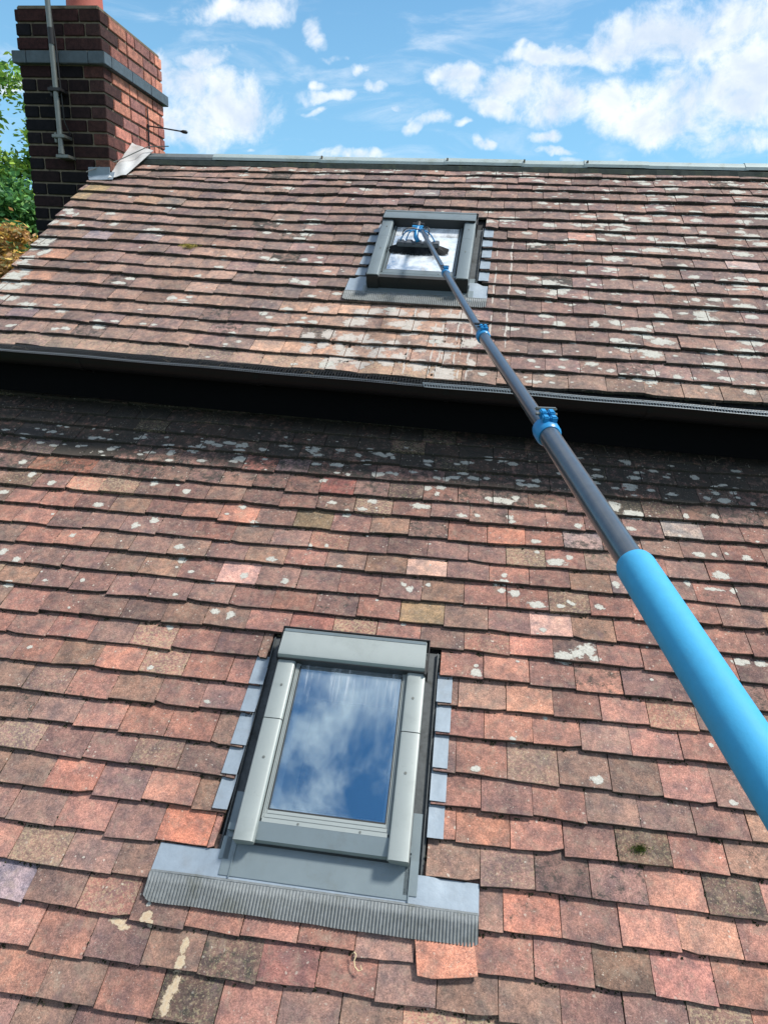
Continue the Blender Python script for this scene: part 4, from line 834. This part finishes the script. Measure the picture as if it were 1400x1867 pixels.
# ------------------------------------------------------------------ chimney
CX0, CX1, CY0, CY1 = -3.145, -2.556, 4.525, 5.375; CH = .0785; CZ0 = 4.80; NC = 25
mb = MB(); g = .009
mb.box(CX0+g, CX1-g, CY0+g, CY1-g, 0, CZ0+NC*CH-.012); CHM = mb.make('chimney', house, M_MORTAR, M=TH, label='brick chimney stack, front bricks darkened by soot and painted shade, orange red on its right side')
rb = random.Random(9)
FR = [srgb(c) for c in ((26, 22, 26), (36, 27, 30), (24, 22, 27), (42, 30, 32), (22, 21, 26), (50, 32, 33))]  # front bricks: soot, with the face's shade added to their colour
RT = [srgb(c) for c in ((176, 118, 104), (164, 108, 98), (184, 126, 108), (146, 98, 92), (168, 114, 102), (140, 100, 96), (190, 130, 110))]
def brick(x0, x1, y0, y1, z, col, hh=.066):
    j = lambda: rb.uniform(-.0018, .0018)
    m_ = MB(); cx, cy = (x0+x1)/2, (y0+y1)/2; m_.box(x0-cx+j(), x1-cx+j(), y0-cy+j(), y1-cy+j(), 0, hh, .0035)
    me = mesh('brick', m_.v, m_.f)
    for p in me.polygons: p.use_smooth = False
    k = rb.uniform(.8, 1.2); link('brick', me, CHM, M_BRICK, M=Matrix.Translation((cx, cy, z)), color=tuple(x*k for x in col))
JB = .010
def runs(a, b, c, offs, full):
    # stretcher / header pattern along a length
    L = b-a; pat = {0: [.215, .215, .1025], 1: [.1025, .215, .215], 2: [.215, .1025, .215], 3: [.1025, .1025, .215, .1025]}[c % 4]
    out = []; x = a; i = 0
    while x < b-.02:
        w_ = pat[i % len(pat)]
        if x+w_ > b-.045: w_ = b-x
        out.append((x, min(b, x+w_))); x += w_+JB; i += 1
    return out
BAND = {21}
for c in range(NC):
    z = CZ0+c*CH
    if z < 4.9: continue
    band = c in BAND; top = c > 21
    if band: continue
    e = c % 2; D = .1025
    fs = runs(CX0, CX1, c, 0, True) if e == 0 else runs(CX0+D+JB, CX1-D-JB, c+1, 0, True)
    sd = runs(CY0+D+JB, CY1-D-JB, c+2, 0, True) if e == 0 else runs(CY0, CY1, c+3, 0, True)
    for (a, b) in fs:
        col = rb.choice(FR)
        if c > 20: col = mixc(col, srgb((84, 50, 48)), rb.uniform(.1, .7))
        if e == 0 and b > CX1-.03: col = mixc(col, rb.choice(RT), .10)
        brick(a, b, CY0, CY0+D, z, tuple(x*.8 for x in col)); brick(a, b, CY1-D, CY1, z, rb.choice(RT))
    for (a, b) in sd:
        col = rb.choice(RT)
        if top: col = mixc(col, srgb((120, 88, 82)), .35)
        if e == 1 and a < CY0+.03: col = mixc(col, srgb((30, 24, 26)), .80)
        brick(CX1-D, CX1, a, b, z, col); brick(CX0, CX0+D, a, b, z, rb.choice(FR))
zb = CZ0+21*CH-.006
def bandpiece(x0, x1, y0, y1): m_ = MB(); m_.box(x0, x1, y0, y1, zb, zb+.070, .003); m_.make('band_slab', CHM, M_BAND)
o = .030
for a, b in ((CX0-o, CX0+.07), (CX0+.073, CX0+.30), (CX0+.303, CX1-.085), (CX1-.082, CX1+o)): bandpiece(a, b, CY0-o, CY0+.06)
for a, b in ((CY0+.062, CY0+.33), (CY0+.333, CY0+.6), (CY0+.603, CY1+o)): bandpiece(CX1-.06, CX1+o, a, b); bandpiece(CX0-o, CX0+.06, a, b)
ztop = CZ0+NC*CH
m_ = MB(); m_.box(CX0+.01, CX1-.01, CY0+.01, CY1-.01, ztop-.014, ztop+.014, .008); m_.make('mortar_cap', CHM, M_MORTAR)
def lathe(prof, cx, cy, name, parent, mat, seg=28, **kw):
    V = []; F = []; k = len(prof)
    for i in range(seg):
        a = 2*math.pi*i/seg
        for r_, z_ in prof: V.append((cx+r_*math.cos(a), cy+r_*math.sin(a), z_))
    for i in range(seg):
        for j in range(k-1): a = i*k+j; b = ((i+1) % seg)*k+j; F.append((a, b, b+1, a+1))
    m_ = MB(); m_.add(V, F); return m_.make(name, parent, mat, smooth=True, **kw)
lathe([(.12, ztop-.02), (.135, ztop+.01), (.130, ztop+.05), (.118, ztop+.10), (.112, ztop+.34), (.128, ztop+.35), (.128, ztop+.39), (.100, ztop+.39), (.098, ztop+.0)], -2.835, 4.84, 'chimney_pot', CHM, M_POT)
# lead at the foot of the stack
def patch(cs, nx, ny, amp, name, parent, mat, T, thick=.003, sc=9, **kw):
    A, B, Cc, Dd = [Vector(q) for q in cs]; V = []; F = []; nn = (B-A).cross(Dd-A).normalized()
    for i in range(nx+1):
        for j in range(ny+1):
            s, t = i/nx, j/ny; p = A*(1-s)*(1-t)+B*s*(1-t)+Cc*s*t+Dd*(1-s)*t
            w_ = amp*noise.noise(Vector((p.x*sc, p.y*sc, p.z*sc*1.3)))*math.sin(math.pi*min(1, t*1.2+.1))**.5 if amp else 0
            V.append(p+nn*w_+nn*amp*.7*math.sin(s*9+t*5)*t*(1-t)*2)
    n0 = len(V); V += [v-nn*thick for v in V]
    for i in range(nx):
        for j in range(ny): q = i*(ny+1)+j; F += [(q, q+ny+1, q+ny+2, q+1), (n0+q+1, n0+q+ny+2, n0+q+ny+1, n0+q)]
    for i in range(nx):
        q = i*(ny+1); F.append((q, n0+q, n0+q+ny+1, q+ny+1)); q += ny; F.append((q, q+ny+1, n0+q+ny+1, n0+q))
    for j in range(ny): F.append((j, j+1, n0+j+1, n0+j)); q = nx*(ny+1)+j; F.append((q, n0+q, n0+q+1, q+1))
    m_ = MB(); m_.add(V, F); return m_.make(name, parent, mat, smooth=True, M=T, **kw)
# A,B on the stack's right face (low front, high rear); C,D out on the tiles
patch([(-2.553, 4.49, 5.77), (-2.553, 4.845, 6.065), tuple(Uw(-1.97, 2.10, .04)), tuple(Uw(-2.06, 1.80, .012))], 18, 16, .016, 'lead_saddle', house, M_LEADPALE, TH, label='crumpled pale lead saddle between chimney and ridge')
patch([tuple(Uw(-2.30, 1.73, .006)), tuple(Uw(-2.14, 1.75, .006)), (-2.52, 4.52, 5.815), (-2.72, 4.52, 5.79)], 8, 5, .004, 'lead_tongue', house, M_LEAD, TH)
patch([(-2.712, 4.512, 5.745), (-2.552, 4.512, 5.75), (-2.552, 4.512, 5.842), (-2.707, 4.512, 5.838)], 4, 3, 0, 'lead_upstand', house, M_LEAD, TH, .004)
m_ = MB(); m_.tube([(-2.70, 4.47, 5.80), tuple(Uw(-2.15, 1.93, .05)), tuple(Uw(-2.0, 2.09, .07)), tuple(Uw(-1.86, 2.13, .06))], .0035, 6); m_.make('earth_wire', house, M_STEEL, M=TH)

# ------------------------------------------------------------------ aerial mast on the chimney front
mast = link('aerial_mast', None, label='dull steel aerial mast clamped upright to the dark chimney front', category='mast'); mast.location = (-2.855, 4.45, 5.93)
m_ = MB(); m_.tube([(.003, 0, 0), (.0, 0, .55), (-.004, 0, 1.55)], .0165, 14); m_.make('pole', mast, M_STEEL, smooth=True)
for z in (.345, .075):
    m_ = MB(); m_.box(-.045, .045, -.022, .070, z-.010, z+.010, .003); m_.box(-.055, -.035, .02, .072, z-.03, z+.03, .003); m_.make('wall_bracket', mast, M_BLACKMETAL if z > .1 else M_STEEL)
m_ = MB(); m_.tube([(.002, 0, .0), (.002, 0, -.03)], .020, 10); m_.box(-.03, .06, -.02, .07, -.055, -.035, .003); m_.make('foot_clamp', mast, M_STEEL)
m_ = MB(); m_.tube([(-.006, -.001, 1.1), (.012, .008, .75), (.022, .012, .62), (.026, .015, .40), (.024, .03, .17), (.040, .06, .10)], .0042, 7); m_.make('cable', mast, M_CABLE, smooth=True)
m_ = MB(); m_.tube([(.002, 0, .60), (.002, 0, .69)], .0185, 14); m_.make('tape_wrap', mast, M_BLACKMETAL)

rod = link('iron_rod', None, label='thin dark rod with a knobbed end jutting from the chimney right side', category='rod'); rod.location = (-2.553, 5.10, 6.235)
m_ = MB(); m_.tube([(-.004, .0, .002), (.15, .0, -.016), (.262, .0, -.030)], .0050, 8); m_.tube([(.255, 0, -.030), (.275, 0, -.032), (.300, 0, -.035), (.308, 0, -.036)], [.006, .012, .012, .006], 10); m_.make('shaft', rod, M_BLACKMETAL, smooth=True)
m_ = MB(); m_.box(-.003, .006, -.012, .012, -.012, .012, .002); m_.make('wall_plate', rod, M_BLACKMETAL)
m_ = MB(); m_.tube([(-2.552, 5.10, 6.36), (-2.551, 5.102, 6.25), (-2.551, 5.10, 6.05)], .0045, 6); o_ = m_.make('wall_cable', None, M_CABLE); o_['label'] = 'short black cable running down the chimney right side beside the rod'; o_['category'] = 'cable'

# ------------------------------------------------------------------ the brush and its telescopic pole
TIP = Vector((-.3409, 3.8289, 5.448)); P1 = Vector((-.1394, 2.8272, 5.1687)); P2 = Vector((.0277, 2.0211, 4.9464)); P3 = Vector((.1713, 1.3818, 4.7761)); P4 = Vector((.2727, .9266, 4.6546))
ax = (P4-TIP).normalized(); P5 = P4+ax*.52
wb = link('window_brush', None, label='long telescopic grey pole with blue clamps and foam grip, brush on the far skylight', category='window brush'); wb.location = P4
TB = Matrix.Translation(-P4)
def wobj(mb, name, mat, smooth=True, parent=None, **kw):
    o = mb.make(name, parent or wb, mat, smooth=smooth, **kw)
    if parent is None: o.matrix_local = TB
    return o
for a, b, r_ in ((TIP, P1, .0108), (P1, P2, .0132), (P2, P3, .0162), (P3, P4+ax*.1, .0212)):
    m_ = MB(); m_.tube([a, (a+b)/2, b+ax*.01], r_, 28); wobj(m_, 'pole_section', M_POLE)
m_ = MB(); n_ = 14; m_.tube([P4-ax*.012, P4-ax*.010, P4-ax*.004]+[P4+ax*(.53*i/n_) for i in range(n_+1)], [.0215, .0268, .0285]+[.0290]*(n_+1), 40); wobj(m_, 'foam_grip', M_BLUEGRIP)
side = ax.cross(Vector((0, 0, 1))).normalized(); upv = side.cross(ax).normalized()
def frame(o_): return Matrix((( side.x, upv.x, ax.x, o_.x), (side.y, upv.y, ax.y, o_.y), (side.z, upv.z, ax.z, o_.z), (0, 0, 0, 1)))
for P_, r0, r1 in ((P1, .0108, .0132), (P2, .0132, .0162), (P3, .0162, .0212)):
    s = r1/.0212; F_ = frame(P_)
    m_ = MB()
    ring = [(.0, r0+.002*s), (.004*s, r1+.0045*s), (.012*s, r1+.006*s), (.040*s, r1+.006*s), (.046*s, r1+.002*s)]
    V = []; Fc = []; sg = 24
    for i in range(sg):
        a = 2*math.pi*i/sg
        for zz, rr in ring: V.append(F_ @ Vector((rr*math.cos(a), rr*math.sin(a), zz-.018*s)))
    for i in range(sg):
        for j in range(len(ring)-1): a = i*5+j; b = ((i+1) % sg)*5+j; Fc.append((a, b, b+1, a+1))
    Fc.append(tuple(i*5 for i in range(sg))); Fc.append(tuple(i*5+4 for i in reversed(range(sg))))
    m_.add(V, Fc)
    # clamp ears carrying the cam lever, on the upper side
    for dx in (-.0085, .0085): m_.box(dx*s-.007*s, dx*s+.007*s, r1, r1+.019*s, -.026*s, -.006*s, .0025*s, M=F_); m_.box(dx*s-.007*s, dx*s+.007*s, r1, r1+.016*s, -.002*s, .014*s, .0025*s, M=F_)
    cl = wobj(m_, 'clamp', M_BLUE)
    m_ = MB(); m_.box(-.024*s, .024*s, r1+.013*s, r1+.020*s, -.034*s, -.024*s, .0025*s, M=F_); m_.tube([F_ @ Vector((-.022*s, r1+.010*s, -.016*s)), F_ @ Vector((.024*s, r1+.010*s, -.016*s))], .0032*s, 8)
    if P_ is not P3: m_.box(-.026*s, .034*s, r1+.012*s, r1+.018*s, -.048*s, -.030*s, .002*s, M=F_)
    link('lever', mesh('lever', m_.v, m_.f), cl, M_BLACKMETAL if P_ is not P3 else M_STEEL)
# brush head, laid out in the far roof's frame on the pane
hd = MU; 
def H(u, v, n): return MU @ Vector((u, v, n))
def hbox(m_, u0, u1, v0, v1, n0, n1, bev): m_.box(u0, u1, v0, v1, n0, n1, bev, M=MU)
bu0, bu1, bv = -.084, .200, .990
m_ = MB(); hbox(m_, bu0+.012, bu1-.035, bv-.014, bv+.020, .066, .092, .006)
for i in range(5):
    a = bu0+.016+i*.0490; hbox(m_, a, a+.038, bv-.017, bv+.022, .074, .098, .004)
st_ = wobj(m_, 'brush_stock', M_BRUSHGREY, False)
m_ = MB(); rbz = random.Random(6)
for i in range(1500):
    a = rbz.uniform(0, 1); b = rbz.uniform(-1, 1); u = bu0+.012+(bu1-bu0-.047)*a; v = bv+b*.016
    fl = (a-.5)*.11; m_.tube([H(u, v, .070), H(u+fl+rbz.gauss(0, .003), v+b*.016-.014-.016*math.sin(a*math.pi)+rbz.gauss(0, .002), .0512)], [.0012, .0008], 3, False)
wobj(m_, 'bristles', M_BRISTLE, False, kind='stuff')
piv = H(.035, 1.082, .125)
m_ = MB(); m_.tube([TIP-ax*.02, TIP+ax*.055], .0135, 14); m_.tube([piv+Vector((-.0, 0, 0)), H(.030, 1.05, .118), H(.034, 1.01, .110), H(.048, .985, .104)], [.016, .014, .013, .012], 10)
m_.tube([H(.005, 1.085, .125), H(.065, 1.085, .125)], .012, 10); wobj(m_, 'swivel_neck', M_BLUE)
m_ = MB(); m_.tube([H(.004, 1.115, .125), H(.068, 1.115, .125)], .011, 10); m_.tube([H(.035, 1.09, .125), H(.035, 1.13, .126)], .014, 10); wobj(m_, 'end_cap', M_BLACKMETAL)
def arc(p0, p1, lift, bow):
    return [p0.lerp(p1, t)+(MU.to_3x3() @ Vector((bow*math.sin(math.pi*t), 0, lift*math.sin(math.pi*t)))) for t in [i/7 for i in range(8)]]
for (tu, b_) in ((-.050, -.010), (-.020, -.004), (.108, .012), (.140, .010)):
    m_ = MB(); m_.tube(arc(H(.035, 1.055, .122), H(tu, bv+.004, .099), .026, b_), .0036, 8); wobj(m_, 'bracket_arm', M_BLUE)
m_ = MB(); m_.tube(arc(H(.045, 1.06, .13), H(-.04, 1.0, .13), .02, -.02), .0032, 6); m_.tube(arc(H(.05, 1.06, .13), H(.105, 1.0, .13), .03, .02), .0032, 6); wobj(m_, 'water_hose', M_CABLE)

# ------------------------------------------------------------------ little things on the tiles
m_ = MB(); q = [(0, 0, 0), (.006, .004, .008), (.012, -.002, .014), (.008, -.014, .010), (.012, -.026, .008), (.022, -.034, .010), (.030, -.030, .014), (.026, -.022, .018)]
m_.tube([(x*1.1, y*1.1, z) for x, y, z in q], [.0012, .0018, .0018, .0016, .0016, .0018, .0018, .001], 6)
ds = m_.make('dry_stalk', None, M_STRAW, smooth=True, M=ML @ Matrix.Translation((-.045, -.222, .004))); ds['label'] = 'small curled dry stalk lying on the tiles below the ribbed apron'; ds['category'] = 'plant stalk'

# ------------------------------------------------------------------ trees and shrub beyond the gable
def tree(name, base, trunkh, crown, cols, nleaf, ls, label, rs, cat='tree', limbs=7, shape=(1, 1, 1)):
    r = random.Random(rs); root = link(name, None, label=label, category=cat); root.location = base
    cc, cr = Vector(crown[0]), Vector(crown[1]); m_ = MB()
    if trunkh: m_.tube([(0, 0, 0), (.05, .02, trunkh*.5), tuple(cc*.6+Vector((0, 0, trunkh*.3)))], [trunkh*.035, trunkh*.028, trunkh*.015], 9)
    clumps = []
    for i in range(limbs*9):
        while True:
            q = Vector((r.uniform(-1, 1), r.uniform(-1, 1), r.uniform(-1, 1)))
            if q.length < 1: break
        q = q.normalized()*q.length**.5
        p = cc+Vector((q.x*cr.x, q.y*cr.y, q.z*cr.z)); clumps.append((p, r.uniform(.16, .34)*min(cr)*1.0))
        if i % 3 == 0: s0 = Vector((.02, .0, trunkh*.75)) if trunkh else Vector((0, 0, 0)); mid = s0.lerp(p, .5)+Vector((r.gauss(0, .1), r.gauss(0, .1), .1)); m_.tube([s0, mid, p], [.05, .03, .008], 5, False)
    m_.make('trunk' if cat == 'tree' else 'stems', root, M_BARK)
    V = []; F = []; T = []
    for _ in range(nleaf):
        p, cr_ = clumps[int(r.random()*len(clumps))]
        q = Vector((r.gauss(0, 1), r.gauss(0, 1), r.gauss(0, .75)))*cr_*.55+p
        a = Vector((r.gauss(0, 1), r.gauss(0, 1), r.gauss(0, .6))).normalized(); b = a.cross(Vector((r.gauss(0, 1), r.gauss(0, 1), r.gauss(0, 1)))).normalized(); s = ls*r.uniform(.6, 1.3)
        o = len(V); V += [q-a*s, q+b*s*.45, q+a*s, q-b*s*.45]; F.append((o, o+1, o+2, o+3))
        c = r.choice(cols); k = r.uniform(.7, 1.3); T += [(c[0]*k, c[1]*k, c[2]*k, 1)]*4
    me = mesh('crown', [tuple(v) for v in V], F, False, {'tint': ('FLOAT_COLOR', T)}); link('crown', me, root, M_LEAF)
G = [(.17, .33, .05), (.12, .26, .05), (.26, .42, .07), (.09, .20, .06), (.34, .48, .08)]
G2 = [(.09, .24, .08), (.06, .17, .07), (.13, .30, .09), (.18, .36, .09)]
OR = [(.60, .36, .08), (.66, .46, .14), (.44, .24, .10), (.26, .22, .09), (.50, .30, .15)]
tree('garden_tree', (-10.6, 13.6, 0), 5.2, ((.3, 0, 7.35), (1.75, 1.2, 2.0)), G, 26000, .075, 'bright green leafy tree rising left of the chimney, its foliage reaching furthest up', 3, limbs=9)
tree('garden_tree', (-9.4, 12.6, 0), 4.0, ((.15, 0, 5.55), (1.45, 1.0, 1.55)), G2, 22000, .07, 'lower bluish green tree filling the gap directly left of the chimney foot', 4, limbs=9)
tree('autumn_shrub', (-8.6, 11.6, 0), 2.2, ((.1, 0, 4.85), (1.25, .8, 1.3)), OR, 18000, .06, 'orange and brown shrub below the green trees beside the roof verge', 5, cat='shrub', limbs=8)
